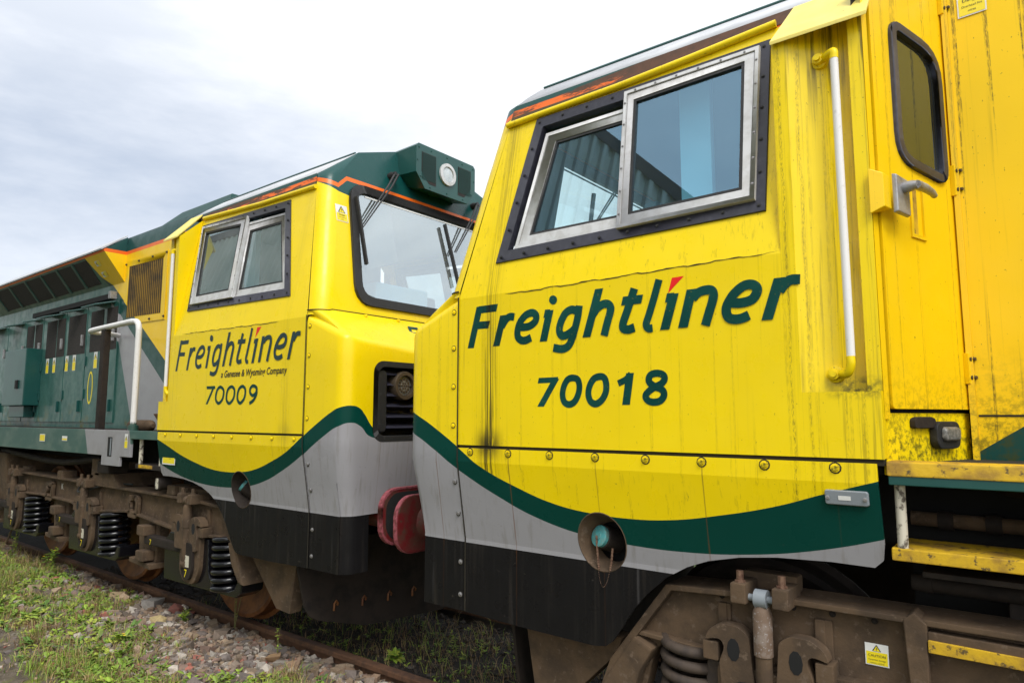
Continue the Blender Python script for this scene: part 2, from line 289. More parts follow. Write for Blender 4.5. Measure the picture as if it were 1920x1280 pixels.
# ------------------------------------------------------------------ mesh helpers
def props(o, label=None, cat=None, group=None, kind=None):
    for k, v in (('label', label), ('category', cat), ('group', group), ('kind', kind)):
        if v: o[k] = v
    return o
def empty(name, loc, label, cat, group=None):
    o = bpy.data.objects.new(name, None); COL.objects.link(o); o.location = loc; o.empty_display_size = .3
    return props(o, label, cat, group)
class MB:
    """collects faces in (x,y,z); build() links them as one mesh object"""
    def __init__(s, T=None): s.v = []; s.f = []; s.uv = {}; s.T = T
    def vert(s, p, uv=None):
        s.v.append(tuple(p)); i = len(s.v) - 1
        if uv is not None: s.uv[i] = uv
        return i
    def face(s, idx): s.f.append(tuple(idx))
    def poly(s, pts, uvs=None): s.face([s.vert(p, uvs[i] if uvs else None) for i, p in enumerate(pts)])
    def hexa(s, a, b):
        """a, b: two matching closed outlines (lists of points) joined into a solid"""
        n = len(a); ia = [s.vert(p) for p in a]; ib = [s.vert(p) for p in b]
        s.face(ia[::-1]); s.face(ib)
        for i in range(n): s.face((ia[i], ia[(i + 1) % n], ib[(i + 1) % n], ib[i]))
    def box(s, x0, x1, y0, y1, z0, z1):
        q = [(x0, y0), (x1, y0), (x1, y1), (x0, y1)]; s.hexa([(*p, z0) for p in q], [(*p, z1) for p in q])
    def prism(s, outline, axis, a, b):
        """outline of 2-D points extruded along axis 'u','v' or 'z'"""
        put = {'v': lambda p, w: (p[0], w, p[1]), 'u': lambda p, w: (w, p[0], p[1]), 'z': lambda p, w: (p[0], p[1], w)}[axis]
        s.hexa([put(p, a) for p in outline], [put(p, b) for p in outline])
    def tube(s, path, r, n=10, closed=False):
        P = [Vector(p) for p in path]; rings = []; N = len(P); ref = None
        for i, p in enumerate(P):
            d = (P[(i + 1) % N] - P[i - 1]) if closed else (P[min(i + 1, N - 1)] - P[max(i - 1, 0)])
            d.normalize()
            if ref is None: ref = d.orthogonal().normalized()
            ref = (ref - d * ref.dot(d)); ref = ref.normalized() if ref.length > 1e-6 else d.orthogonal().normalized()
            bi = d.cross(ref); rr = r[i] if isinstance(r, (list, tuple)) else r
            rings.append([s.vert(p + (ref * math.cos(2 * math.pi * k / n) + bi * math.sin(2 * math.pi * k / n)) * rr) for k in range(n)])
        for i in range(N if closed else N - 1):
            A, B = rings[i], rings[(i + 1) % N]
            for k in range(n): s.face((A[k], A[(k + 1) % n], B[(k + 1) % n], B[k]))
        if not closed: s.face(rings[0][::-1]); s.face(rings[-1])
    def lathe(s, c, axis, prof, n=24):
        """prof: (distance along axis, radius) pairs"""
        a = Vector(axis).normalized(); e = a.orthogonal().normalized(); g = a.cross(e); c = Vector(c); rings = []
        for d, r in prof: rings.append([s.vert(c + a * d + (e * math.cos(2 * math.pi * k / n) + g * math.sin(2 * math.pi * k / n)) * max(r, .0005)) for k in range(n)])
        for A, B in zip(rings, rings[1:]):
            for k in range(n): s.face((A[k], A[(k + 1) % n], B[(k + 1) % n], B[k]))
        s.face(rings[0][::-1]); s.face(rings[-1])
    def grid(s, rows, uvs=None, skip=None):
        ids = [[s.vert(p, uvs[i][j] if uvs else None) for j, p in enumerate(r)] for i, r in enumerate(rows)]
        for i in range(len(rows) - 1):
            for j in range(len(rows[0]) - 1):
                if skip and skip(i, j): continue
                s.face((ids[i][j], ids[i][j + 1], ids[i + 1][j + 1], ids[i + 1][j]))
    def build(s, name, material, parent=None, bevel=0., thick=0., smooth=40, seg=2, label=None, flip=False):
        me = bpy.data.meshes.new(name); bm = bmesh.new(); T = s.T or (lambda p: p)
        lay = bm.loops.layers.uv.new('UVMap') if s.uv else None
        vs = [bm.verts.new(T(p)) for p in s.v]
        for f in s.f:
            try: fa = bm.faces.new([vs[i] for i in f])
            except ValueError: continue
            if lay:
                for lp, i in zip(fa.loops, f): lp[lay].uv = s.uv.get(i, (0, 0))
        bmesh.ops.remove_doubles(bm, verts=bm.verts, dist=1e-5)
        bmesh.ops.recalc_face_normals(bm, faces=bm.faces)
        if bevel:
            ed = [e for e in bm.edges if len(e.link_faces) == 2 and e.calc_face_angle(0) > .5]
            if ed: bmesh.ops.bevel(bm, geom=ed, offset=bevel, segments=seg, affect='EDGES', clamp_overlap=True, profile=.5)
        bm.to_mesh(me); bm.free()
        o = link(name, me, material, parent, smooth, label, thick)
        if bevel:
            wn = o.modifiers.new('Weighted', 'WEIGHTED_NORMAL'); wn.mode = 'FACE_AREA'; wn.weight = 60; wn.keep_sharp = True
        return o
def link(name, me, material, parent=None, smooth=40, label=None, thick=0.):
    o = bpy.data.objects.new(name, me); COL.objects.link(o); o.parent = parent
    if material and not me.materials: me.materials.append(material)
    if smooth:
        me.shade_smooth()
        try: me.set_sharp_from_angle(angle=math.radians(smooth))
        except Exception: pass
    if thick:
        md = o.modifiers.new('Solidify', 'SOLIDIFY'); md.thickness = thick; md.offset = -1
    if label: o['label'] = label
    return o
def rrect(x0, x1, y0, y1, r, n=6):
    out = []
    for cx, cy, a0 in ((x1 - r, y1 - r, 0), (x0 + r, y1 - r, 90), (x0 + r, y0 + r, 180), (x1 - r, y0 + r, 270)):
        out += [(cx + r * math.cos(math.radians(a0 + 90 * k / n)), cy + r * math.sin(math.radians(a0 + 90 * k / n))) for k in range(n + 1)]
    return out
def round_poly(P, r, n=5):
    """a closed outline with its corners rounded"""
    out = []; N = len(P)
    for i, p in enumerate(P):
        p = Vector(p); a = Vector(P[i - 1]) - p; b = Vector(P[(i + 1) % N]) - p
        rr = r[i] if isinstance(r, (list, tuple)) else r
        ra = min(rr, a.length * .49); rb = min(rr, b.length * .49); a = p + a.normalized() * ra; b = p + b.normalized() * rb
        for k in range(n + 1):
            w = k / n; out.append(tuple(a * (1 - w) ** 2 + p * 2 * w * (1 - w) + b * w * w))
    return out
def ellipse(cx, cy, rx, ry, n=36): return [(cx + rx * math.cos(2 * math.pi * k / n), cy + ry * math.sin(2 * math.pi * k / n)) for k in range(n)]
def holed(name, outer, holes, put, material, parent, thick=0., uv=None, cuts=(), label=None, smooth=0, out=None):
    """a sheet with holes; put maps the 2-D outline to space after it is cut at the given heights"""
    bm = bmesh.new(); eds = []
    for loop in [outer] + list(holes):
        vs = [bm.verts.new((p[0], p[1], 0)) for p in loop]
        eds += [bm.edges.new((vs[i], vs[(i + 1) % len(vs)])) for i in range(len(vs))]
    bmesh.ops.triangle_fill(bm, use_beauty=True, use_dissolve=False, edges=eds)
    for axis, val in cuts:
        bmesh.ops.bisect_plane(bm, geom=bm.verts[:] + bm.edges[:] + bm.faces[:], plane_co=(val, val, 0), plane_no=(1, 0, 0) if axis == 'x' else (0, 1, 0))
    lay = bm.loops.layers.uv.new('UVMap')
    for f in bm.faces:
        for lp in f.loops: lp[lay].uv = uv(lp.vert.co.x, lp.vert.co.y) if uv else (lp.vert.co.x, lp.vert.co.y)
    for v in bm.verts: v.co = put(v.co.x, v.co.y)
    bmesh.ops.recalc_face_normals(bm, faces=bm.faces)
    if out and sum((f.normal * f.calc_area() for f in bm.faces), Vector()).dot(Vector(out)) < 0: bmesh.ops.reverse_faces(bm, faces=bm.faces)
    me = bpy.data.meshes.new(name); bm.to_mesh(me); bm.free()
    return link(name, me, material, parent, smooth, label, thick)
def crom(P, closed=False, n=6):
    P = [Vector(p) for p in P]; N = len(P); out = []
    for i in range(N if closed else N - 1):
        a = P[i - 1] if (closed or i) else P[0] * 2 - P[1]; b = P[i]; c = P[(i + 1) % N]
        d = P[(i + 2) % N] if (closed or i + 2 < N) else P[-1] * 2 - P[-2]
        for k in range(n):
            w = k / n; out.append(.5 * ((2 * b) + (c - a) * w + (2 * a - 5 * b + 4 * c - d) * w * w + (3 * b - a - 3 * c + d) * w ** 3))
    if not closed: out.append(P[-1])
    return out
def letters(strokes, put, name, material, parent, width=1., only=None, label=None, eps=.00015):
    """pen strokes turned into flat paint; every stroke sits a hair above the one before"""
    mb = MB(CUR.T); lift = 0.
    for kind, pts, w in strokes:
        w *= width; lift += eps
        if kind == 'd':
            mb.poly([put(x, z, lift) for x, z in pts]); continue
        if kind == 's':
            (x0, z0), (x1, z1) = pts; h = w * .56
            mb.poly([put(x0 - h, z0, lift), put(x0 + h, z0, lift), put(x1 + h, z1, lift), put(x1 - h, z1, lift)]); continue
        if kind == 'b':
            (x0, z0), (x1, z1) = pts; h = w * .5; k = .27 * h
            mb.poly([put(x0 - k, z0 - h, lift), put(x1 - k, z1 - h, lift), put(x1 + k, z1 + h, lift), put(x0 + k, z0 + h, lift)]); continue
        P = crom(pts, kind == 'o'); N = len(P); L = []; R = []
        for i, p in enumerate(P):
            dd = (P[(i + 1) % N] - P[i - 1]) if kind == 'o' else (P[min(i + 1, N - 1)] - P[max(i - 1, 0)])
            nn = Vector((-dd.y, dd.x)).normalized() * w * .5
            lf = lift + .0005 * i / N
            L.append(mb.vert(put(*(p + nn), lf))); R.append(mb.vert(put(*(p - nn), lf)))
        for i in range(N if kind == 'o' else N - 1):
            j = (i + 1) % N; mb.face((L[i], R[i], R[j], L[j]))
    return mb.build(name, material, parent, smooth=0, label=label)
def text_mesh(txt, size, put, name, material, parent, align='CENTER', sx=1., shear=0., offset=0.):
    cu = bpy.data.curves.new(name, 'FONT'); cu.body = txt; cu.size = size; cu.align_x = align; cu.shear = shear; cu.offset = offset; cu.resolution_u = 3
    tmp = bpy.data.objects.new(name, cu); me = bpy.data.meshes.new_from_object(tmp)
    bpy.data.objects.remove(tmp)
    for v in me.vertices: v.co = put(v.co.x * sx, v.co.y, 0)
    me.update(); me.name = name
    return link(name, me, material, parent, 0)
def clone(o, parent, loc):
    c = o.copy(); COL.objects.link(c); c.parent = parent; c.location = loc; return c
# ------------------------------------------------------------------ lettering, measured on the cab side: (pen kind, points behind the cab corner and above the rail, width)
WORD= [('s', [(0.088, 2.074), (0.151, 2.295)], 0.035), ('b', [(0.14, 2.277), (0.272, 2.277)], 0.035), ('b', [(0.128, 2.194), (0.218, 2.192)], 0.035), ('s', [(0.267, 2.074), (0.315, 2.233)], 0.035), ('c', [(0.305, 2.173), (0.33, 2.205), (0.356, 2.221), (0.387, 2.217)], 0.035), ('c', [(0.411, 2.162), (0.451, 2.159), (0.485, 2.162), (0.518, 2.18), (0.527, 2.206), (0.513, 2.224), (0.491, 2.228), (0.457, 2.217), (0.423, 2.184), (0.408, 2.144), (0.411, 2.111), (0.434, 2.093), (0.462, 2.092), (0.494, 2.103)], 0.035), ('s', [(0.569, 2.078), (0.61, 2.23)], 0.035), ('b', [(0.576, 2.216), (0.608, 2.215)], 0.035), ('d', [(0.654, 2.277), (0.653, 2.272), (0.65, 2.266), (0.646, 2.262), (0.642, 2.259), (0.636, 2.257), (0.63, 2.257), (0.623, 2.259), (0.618, 2.261), (0.613, 2.266), (0.609, 2.271), (0.606, 2.276), (0.606, 2.282), (0.607, 2.288), (0.609, 2.293), (0.613, 2.298), (0.618, 2.301), (0.624, 2.302), (0.63, 2.302), (0.636, 2.301), (0.642, 2.298), (0.647, 2.294), (0.651, 2.289), (0.653, 2.283)], 0.035), ('c', [(0.782, 2.236), (0.772, 2.18), (0.753, 2.117), (0.737, 2.075), (0.714, 2.044), (0.678, 2.034), (0.63, 2.043)], 0.035), ('c', [(0.773, 2.208), (0.752, 2.218), (0.731, 2.22), (0.7, 2.204), (0.674, 2.162), (0.666, 2.124), (0.679, 2.1), (0.704, 2.099), (0.735, 2.113), (0.754, 2.127)], 0.035), ('s', [(0.82, 2.081), (0.893, 2.305)], 0.035), ('c', [(0.857, 2.185), (0.883, 2.214), (0.914, 2.229), (0.94, 2.226), (0.953, 2.207), (0.949, 2.184), (0.934, 2.14), (0.916, 2.081)], 0.035), ('b', [(1.013, 2.233), (1.115, 2.232)], 0.035), ('c', [(1.077, 2.284), (1.041, 2.191), (1.018, 2.135), (1.017, 2.108), (1.042, 2.1), (1.074, 2.107)], 0.035), ('c', [(1.199, 2.31), (1.173, 2.231), (1.147, 2.158), (1.133, 2.121), (1.137, 2.102), (1.149, 2.096), (1.163, 2.097)], 0.031), ('s', [(1.22, 2.085), (1.268, 2.239)], 0.035), ('b', [(1.23, 2.224), (1.265, 2.223)], 0.035), ('d', [(1.259, 2.31), (1.315, 2.311), (1.239, 2.244)], 0.035), ('s', [(1.305, 2.087), (1.349, 2.249)], 0.035), ('c', [(1.352, 2.209), (1.379, 2.231), (1.41, 2.238), (1.435, 2.234), (1.444, 2.216), (1.44, 2.19), (1.425, 2.147), (1.405, 2.088)], 0.035), ('c', [(1.513, 2.173), (1.558, 2.168), (1.602, 2.177), (1.623, 2.203), (1.622, 2.225), (1.601, 2.239), (1.568, 2.235), (1.53, 2.207), (1.503, 2.169), (1.496, 2.14), (1.505, 2.113), (1.53, 2.103), (1.56, 2.105), (1.589, 2.115)], 0.035), ('s', [(1.659, 2.089), (1.714, 2.252)], 0.035), ('c', [(1.711, 2.199), (1.732, 2.224), (1.756, 2.238), (1.791, 2.236)], 0.035)]
NUMA= [('b', [(0.537, 1.885), (0.653, 1.886)], 0.024), ('s', [(0.55, 1.757), (0.642, 1.89)], 0.032), ('o', [(0.739, 1.892), (0.767, 1.883), (0.777, 1.851), (0.77, 1.813), (0.749, 1.779), (0.719, 1.766), (0.691, 1.778), (0.681, 1.814), (0.69, 1.854), (0.711, 1.884)], 0.029), ('o', [(0.89, 1.893), (0.914, 1.884), (0.923, 1.851), (0.917, 1.813), (0.894, 1.781), (0.864, 1.767), (0.837, 1.78), (0.826, 1.815), (0.835, 1.853), (0.858, 1.884)], 0.029), ('s', [(1.023, 1.761), (1.046, 1.903)], 0.031), ('c', [(0.985, 1.858), (1.023, 1.874), (1.051, 1.898)], 0.026), ('o', [(1.176, 1.897), (1.206, 1.889), (1.213, 1.87), (1.198, 1.851), (1.169, 1.838), (1.138, 1.82), (1.121, 1.799), (1.132, 1.779), (1.16, 1.771), (1.192, 1.778), (1.209, 1.801), (1.201, 1.824), (1.169, 1.838), (1.144, 1.855), (1.138, 1.873), (1.149, 1.891)], 0.028)]
NUMB= [('b', [(1.26, 1.898), (1.134, 1.898)], 0.024), ('s', [(1.25, 1.768), (1.153, 1.904)], 0.027), ('o', [(1.058, 1.899), (1.015, 1.878), (1.007, 1.845), (1.024, 1.801), (1.073, 1.774), (1.112, 1.797), (1.117, 1.836), (1.098, 1.88)], 0.024), ('o', [(0.902, 1.897), (0.864, 1.88), (0.856, 1.845), (0.872, 1.802), (0.922, 1.772), (0.959, 1.795), (0.964, 1.836), (0.946, 1.879)], 0.024), ('o', [(0.753, 1.896), (0.718, 1.879), (0.711, 1.844), (0.726, 1.802), (0.772, 1.772), (0.808, 1.795), (0.813, 1.836), (0.795, 1.878)], 0.024), ('o', [(0.602, 1.895), (0.566, 1.878), (0.571, 1.846), (0.61, 1.825), (0.644, 1.843), (0.649, 1.872), (0.629, 1.891)], 0.024), ('c', [(0.566, 1.872), (0.565, 1.836), (0.599, 1.792), (0.651, 1.768)], 0.024)]
# ------------------------------------------------------------------ the two locomotives
# cab coordinates: u = distance behind the cab corner, v = distance from the centre line (towards the camera), z = height above the rail
def vs(z): return 1.32 - .19 * max(0., z - 2.35)                      # side leans in above the waist
def uf(z): return max(0., (z - 2.40) * .215)                          # windscreen rake
def vk(z): return 1.32 - .07 * min(1., max(0., (1.47 - z) / .41))      # skirt tucks in below
def fk(z): return .41 - .045 * min(1., max(0., (1.47 - z) / .41))
def sfront(v): return -.467 - (1.22 - abs(v))
class Loco:
    def __init__(s, X0, sgn, K, dz, near, label):
        s.s, s.K, s.dz, s.near = sgn, K, dz, near
        s.root = empty('diesel_locomotive', (X0, 0, 0), label, 'locomotive', None)
        s.liv = M['liv_near' if near else 'liv_far']; s.yel = M['yel_near' if near else 'yel_far']
    def T(s, p): return (s.s * s.K * p[0], -p[1], p[2] + s.dz)
    def mb(s, side=1):
        return MB(lambda p: s.T((p[0], p[1] * side, p[2])))
    def V(s, u, v, z, side=1): return Vector(s.T((u, v * side, z)))
def face_pt(u, z, o=0.): return (u, vs(z) + o * .982, z + o * .187)   # o = height above the leaning side
def inset(q, d):
    """shrink a convex outline by d"""
    c = Vector((sum(p[0] for p in q) / len(q), sum(p[1] for p in q) / len(q))); out = []; n = len(q)
    for i in range(n):
        p0, p1, p2 = Vector(q[i - 1]), Vector(q[i]), Vector(q[(i + 1) % n]); a = (p1 - p0).normalized(); b = (p2 - p1).normalized()
        na = Vector((-a.y, a.x)); nb = Vector((-b.y, b.x))
        if na.dot(c - p1) < 0: na = -na
        if nb.dot(c - p1) < 0: nb = -nb
        k = (na + nb); k = k / max(.2, k.dot(na)); out.append(tuple(p1 + k * d))
    return out
def ring(mb, outer, inner, put, o0, o1):
    n = len(outer)
    for i in range(n):
        j = (i + 1) % n; q = [outer[i], outer[j], inner[j], inner[i]]
        mb.hexa([put(*p, o0) for p in q], [put(*p, o1) for p in q])
BOLT = {}
def bolt(L, p, axis, r, h, material, parent, name='bolt'):
    key = (round(r, 4), round(h, 4), material, tuple(round(a, 2) for a in axis))
    if key not in BOLT:
        b = MB(); b.lathe((0, 0, 0), axis, [(0, r), (h * .35, r), (h * .4, r * .62), (h, r * .55), (h, 0)], 10)
        BOLT[key] = b.build(name, M[material], parent, smooth=50); BOLT[key].location = p; return BOLT[key]
    return clone(BOLT[key], parent, p)
def sticker(L, put, w, h, parent, lines=(), tri=True, name='warning_sticker', split=.5, label=None):
    """white panel, yellow lower half, black triangle and small print; put maps (x, y, lift)"""
    a = L.mb(); a.poly([put(0, 0, .002), put(w, 0, .002), put(w, h, .002), put(0, h, .002)])
    o = a.build(name, M['sticker'], parent, smooth=0, label=label)
    b = L.mb(); m = w * .05; b.poly([put(m, m, .003), put(w - m, m, .003), put(w - m, h * split, .003), put(m, h * split, .003)]); b.build('yellow_field', M['sticker_y'], o, smooth=0)
    if tri:
        cx, y0, s_ = w * .5, h * (split + .04), min(w * .42, h * (1 - split) * .5)
        for k, mm, lf, nm in ((1., 'ink', .0034, 'triangle'), (.74, 'sticker_y', .0038, 'triangle_field')):
            c = L.mb(); yb = y0 + s_ * .2 * (1 - k)
            c.poly([put(cx - s_ * k, yb, lf), put(cx + s_ * k, yb, lf), put(cx, y0 + s_ * .2 * (1 - k) + s_ * 1.6 * k, lf)]); c.build(nm, M[mm], o, smooth=0)
        c = L.mb(); c.poly([put(cx + s_ * .16, y0 + s_ * 1.15, .0042), put(cx - s_ * .2, y0 + s_ * .55, .0042), put(cx, y0 + s_ * .55, .0042), put(cx - s_ * .08, y0 + s_ * .1, .0042), put(cx + s_ * .25, y0 + s_ * .7, .0042), put(cx + s_ * .04, y0 + s_ * .7, .0042)])
        c.build('symbol', M['ink'], o, smooth=0)
    for txt, fx, fy, size in lines:
        text_mesh(txt, size, lambda x, y, q: L.T(put(w * fx + x, h * fy + y, .0045)), 'print', M['ink'], o)
    return o

def build_cab(L):
    R, near, mb = L.root, L.near, L.mb
    T = lambda u, v, z: Vector(L.T((u, v, z)))
    # --- flat lower side, leaning upper side with the window opening, corner posts
    if near: FO = [(.24, 2.521), (1.662, 2.540), (1.668, 3.348), (.405, 3.335)]
    else: FO = [(.244, 2.521), (1.700, 2.553), (1.795, 3.350), (.500, 3.315)]
    FI = inset(FO, .062)
    for sd in (1, -1):
        P2 = lambda u, z, sd=sd: T(u, sd * 1.32, z)
        side = holed('cab_side', [(0, 1.558), (2.045, 1.558), (2.045, 1.80), (1.72 if near else 1.83, 1.80), (1.72 if near else 1.83, 2.35), (0, 2.35)], [], P2, L.liv, R, uv=lambda u, z: (u, z))
        RE = 1.72 if near else 1.83
        holed('upper_cab_side', [(0, 2.35), (RE, 2.35), (RE, 3.425), (uf(3.386), 3.386)], [FI], lambda u, z, sd=sd: T(u, sd * vs(z), z), L.liv, R, uv=lambda u, z: (u, z))
        # corner post, curved
        rows = [2.36, 2.40, 2.6, 2.9, 3.2, 3.386, 3.42, 3.47]; g = mb(sd); pts = []; uvs = []
        for zz in rows:
            r_, q_ = [], []
            for k in range(9):
                th = math.pi / 2 * k / 8; r_.append((uf(zz) - .11 * math.sin(th), vs(zz) - .11 + .11 * math.cos(th), zz)); s0, s1 = -.02, sfront(vs(zz) - .11); q_.append((s0 + (s1 - s0) * k / 8, zz))
            pts.append(r_); uvs.append(q_)
        g.grid(pts, uvs); top = pts[-1]; ap = (uf(3.72) - .11, .78, 3.72)
        for k in range(8): g.poly([top[k], top[k + 1], ap], [(sfront(.9), 3.6), (sfront(.9), 3.6), (sfront(.78), 3.72)])
        g.build('corner_post', L.liv, R, smooth=50)
        # recess behind the window, with its ledge and the post by the door
        g = mb(sd); plan = [(RE, 1.32), (RE + .055, 1.32), (1.92, 1.235), (1.985, 1.225), (1.996, 1.285), (2.045, 1.285), (2.047, 1.18)]
        g.grid([[(u, v, 1.80 if v > 1.2 else 1.56) for u, v in plan], [(u, v, 2.5) for u, v in plan], [(u, v, 3.21 + (1.33 - v) * 1.05) for u, v in plan]], [[(u, 1.80) for u, v in plan], [(u, 2.5) for u, v in plan], [(u, 3.3) for u, v in plan]])
        g.poly([(2.045, 1.285, 1.8), (2.045, 1.32, 1.8), (2.045, 1.32, 1.56), (2.047, 1.18, 1.56), (2.047, 1.18, 1.8)], [(2, 1.7)] * 5)
        g.build('handrail_recess', L.liv, R, smooth=25)
        g = mb(sd); g.poly([(u, v, 1.797) for u, v in plan[1:6]] + [(2.045, 1.32, 1.80)]); g.build('recess_ledge', M['sludge'] if near else L.yel, R, smooth=0)
        g = mb(sd); g.poly([(RE, 1.32, 2.35), (RE, 1.32, 3.225), (RE, vs(3.40), 3.41)]); g.build('recess_cheek', L.yel, R, smooth=0)
        g = mb(sd); sl_ = [(1.345, 3.205), (1.345, 3.222), (1.105, 3.478), (1.105, 3.46)]
        g.hexa([(RE + .0, v, z_) for v, z_ in sl_][:1] + [(RE + .0, v, z_) for v, z_ in sl_][1:2] + [(RE + .04, v, z_) for v, z_ in sl_][2:], [(2.075, v, z_) for v, z_ in sl_])
        g.build('rain_canopy', M['yel_pale'], R, bevel=.003)
        # gutter and cantrail
        g = mb(sd); g.tube([face_pt(uf(3.37) - .01, 3.353, .012), face_pt(.9, 3.366, .012), face_pt(1.3, 3.388, .012), face_pt(RE - .03, 3.415, .012)], .017, 10); g.build('gutter', L.yel, R)
        g = mb(sd); g.poly([(uf(3.36), vs(3.36) + .003, 3.36), (RE + .04, vs(3.412) + .004, 3.412), (RE + .04, vs(3.47) + .003, 3.472), (uf(3.47), vs(3.47) + .003, 3.472)])
        g.build('cantrail', M['band_near' if near else 'band_far'], R, smooth=0)
        # skirt with the coupling socket opening
        hu, hz = (.855, 1.135) if near else (.80, 1.135)
        out = [(.004, 1.542), (2.018, 1.542), (2.022, 1.26), (2.014, 1.20), (1.985, 1.172), (1.84, 1.174), (1.643, 1.165), (1.495, 1.146), (1.36, 1.114), (1.265, 1.076), (1.166, 1.018), (1.075, .937), (1.009, .863), (.94, .759), (.895, .700), (.86, .674), (.80, .664), (.42, .667), (.004, .678)]
        sk = holed('skirt_panel', out, [ellipse(hu, hz, .126, .133)], lambda u, z, sd=sd: T(u, sd * (vk(z) + .004), z), L.liv, R, thick=.012, out=(0, -sd, 0), uv=lambda u, z: (u, z), cuts=[('y', 1.47), ('y', 1.06), ('y', 1.30), ('y', 1.18)])
        if sd == 1: skirt = sk
        # window: black surround, two aluminium sashes, panes
        fp = lambda u, z, o: face_pt(u, z, o)
        g = mb(sd); ring(g, FO, FI, fp, -.03, .010); fr = g.build('side_window', M['frame_black'], R, bevel=.003)
        if near:
            fs, fg = [(.345, 2.590), (1.02, 2.590), (.985, 3.240), (.471, 3.236)], [(.432, 2.655), (1.0, 2.655), (.97, 3.180), (.537, 3.178)]
            rs, rg = [(.977, 2.578), (1.622, 2.590), (1.626, 3.319), (.959, 3.310)], [(1.030, 2.640), (1.566, 2.647), (1.560, 3.266), (1.014, 3.252)]
        else:
            fs, fg = [(.331, 2.591), (1.03, 2.600), (1.07, 3.240), (.540, 3.225)], [(.40, 2.65), (.99, 2.66), (1.02, 3.170), (.59, 3.165)]
            rs, rg = [(.990, 2.592), (1.640, 2.600), (1.760, 3.321), (1.045, 3.285)], [(1.075, 2.66), (1.585, 2.665), (1.690, 3.262), (1.120, 3.232)]
        for nm, so_, go_, o0, o1 in (('fixed_sash', fs, fg, -.030, -.004), ('sliding_sash', rs, rg, .000, .030)):
            g = mb(sd); mid = inset(so_, .020); ring(g, so_, mid, fp, o0, o1); ring(g, inset(so_, .0215), go_, fp, o0, o1 - .006); g.build(nm, M['alu'], fr, bevel=.0025)
            g = mb(sd); ring(g, go_, inset(go_, .014), fp, o0, o1 - .010); g.build('glazing_seal', M['rubber'], fr)
            g = mb(sd); q = inset(go_, .012); g.poly([fp(*p, o0 + .008) for p in q]); g.build('pane', M['glass' if near else 'glass_far'], fr, smooth=0)
        if sd == 1:
            ax = (0, -.982, .187)
            mid = inset(FO, .028)
            for a, b, n in ((0, 1, 9), (1, 2, 5), (2, 3, 8), (3, 0, 5)):
                for k in range(n):
                    w = k / n; u, z_ = [mid[a][i] * (1 - w) + mid[b][i] * w for i in (0, 1)]
                    bolt(L, T(*fp(u, z_, .010)), ax, .0085, .007, 'rubber', fr, 'rivet')
            mid = inset(rs, .011)
            for a, b, n in ((1, 2, 6), (2, 3, 6), (3, 0, 6)):
                for k in range(n):
                    w = (k + .5) / n; u, z_ = [mid[a][i] * (1 - w) + mid[b][i] * w for i in (0, 1)]
                    bolt(L, T(*fp(u, z_, .030)), ax, .006, .005, 'steel', fr, 'screw')
        # joint along the waist
        g = mb(sd); g.box(.0, 2.04, 1.27, 1.312, 1.535, 1.565); g.build('waist_joint', M['sludge'], R)
    # --- cracked sealant line under the window
    g = mb(); n = 70; lo_, hi_ = [], []
    for k in range(n + 1):
        u = .315 + (1.40 if near else 1.385) * k / n; z_ = 2.338 + .018 * k / n + .004 * (mnoise.noise(Vector((u * 17, 3, 1)))) + (.004 if int(u * 9) % 2 else 0)
        wv = max(.0004, .0022 + .0022 * mnoise.noise(Vector((u * 23, 9, 2)))) * min(1, k / 3, (n - k) / 8 + .05)
        lo_.append((u, 1.3215, z_ - wv)); hi_.append((u, 1.3215, z_ + wv))
    g.grid([lo_, hi_]); g.build('sealant_crack', M['sludge'], R, smooth=0)
    # --- front of the cab: windscreen panel and glass
    scr = [(-.925, 3.432), (-1.0, 2.463), (1.0, 2.463), (.925, 3.432)]; scr_in = inset(scr, .068)
    hole = round_poly(inset(scr, .012), .15)
    half = [(vs(2.40) - .11, 2.40), (vs(3.386) - .11, 3.386), (vs(3.47) - .11, 3.47), (.78, 3.72), (.38, 3.86), (0, 3.90)]
    outl = half + [(-v, z_) for v, z_ in half[-2::-1]]
    fpos = lambda v, z_, o=0.: (uf(z_) - .11 - o * .977, v, z_ + o * .21)
    holed('windscreen_panel', outl, [hole], lambda v, z_: T(*fpos(v, z_)), L.liv, R, uv=lambda v, z_: (sfront(v), z_))
    g = mb(); inner = round_poly(scr_in, .11); ring(g, round_poly(scr, .16), inner, fpos, -.03, .022); ws = g.build('windscreen', M['rubber'], R, bevel=.004)
    g = mb(); g.poly([fpos(*p, .004) for p in round_poly(inset(scr, .055), .12)]); g.build('windscreen_glass', M['screen_near' if near else 'screen'], ws, smooth=0)
    g = mb(); g.poly([fpos(v, z_, .007) for v, z_ in ((-.78, 3.338), (.78, 3.338), (.78, 3.350), (-.78, 3.350))]); g.build('heater_strip', M['sticker'], ws, smooth=0)
    for v0 in (.475, -.53):
        g = mb(); g.lathe(fpos(v0, 3.605, .0), (-.977, 0, .21), [(0, .03), (.03, .03), (.05, .018), (.07, .018)], 12); wp = g.build('wiper', M['rubber'], R)
        for dv in (.0, -.035):
            g = mb(); g.tube([fpos(v0 + dv, 3.605, .06), fpos(v0 + .11 + dv, 3.46, .075), fpos(v0 + .415 + dv * .5, 3.06, .05)], [.011, .008, .005], 6); g.build('wiper_arm', M['rubber'], wp)
        b0 = .880 if v0 > 0 else -.110
        g = mb(); k = .014 if v0 > 0 else .055
        g.hexa([fpos(b0 - .010, 2.77, .028), fpos(b0 + .010, 2.77, .028), fpos(b0 + .010 + k, 3.30, .028), fpos(b0 - .010 + k, 3.30, .028)], [fpos(b0 - .008, 2.77, .055), fpos(b0 + .008, 2.77, .055), fpos(b0 + .008 + k, 3.30, .055), fpos(b0 - .008 + k, 3.30, .055)]); g.build('wiper_blade', M['rubber'], wp)
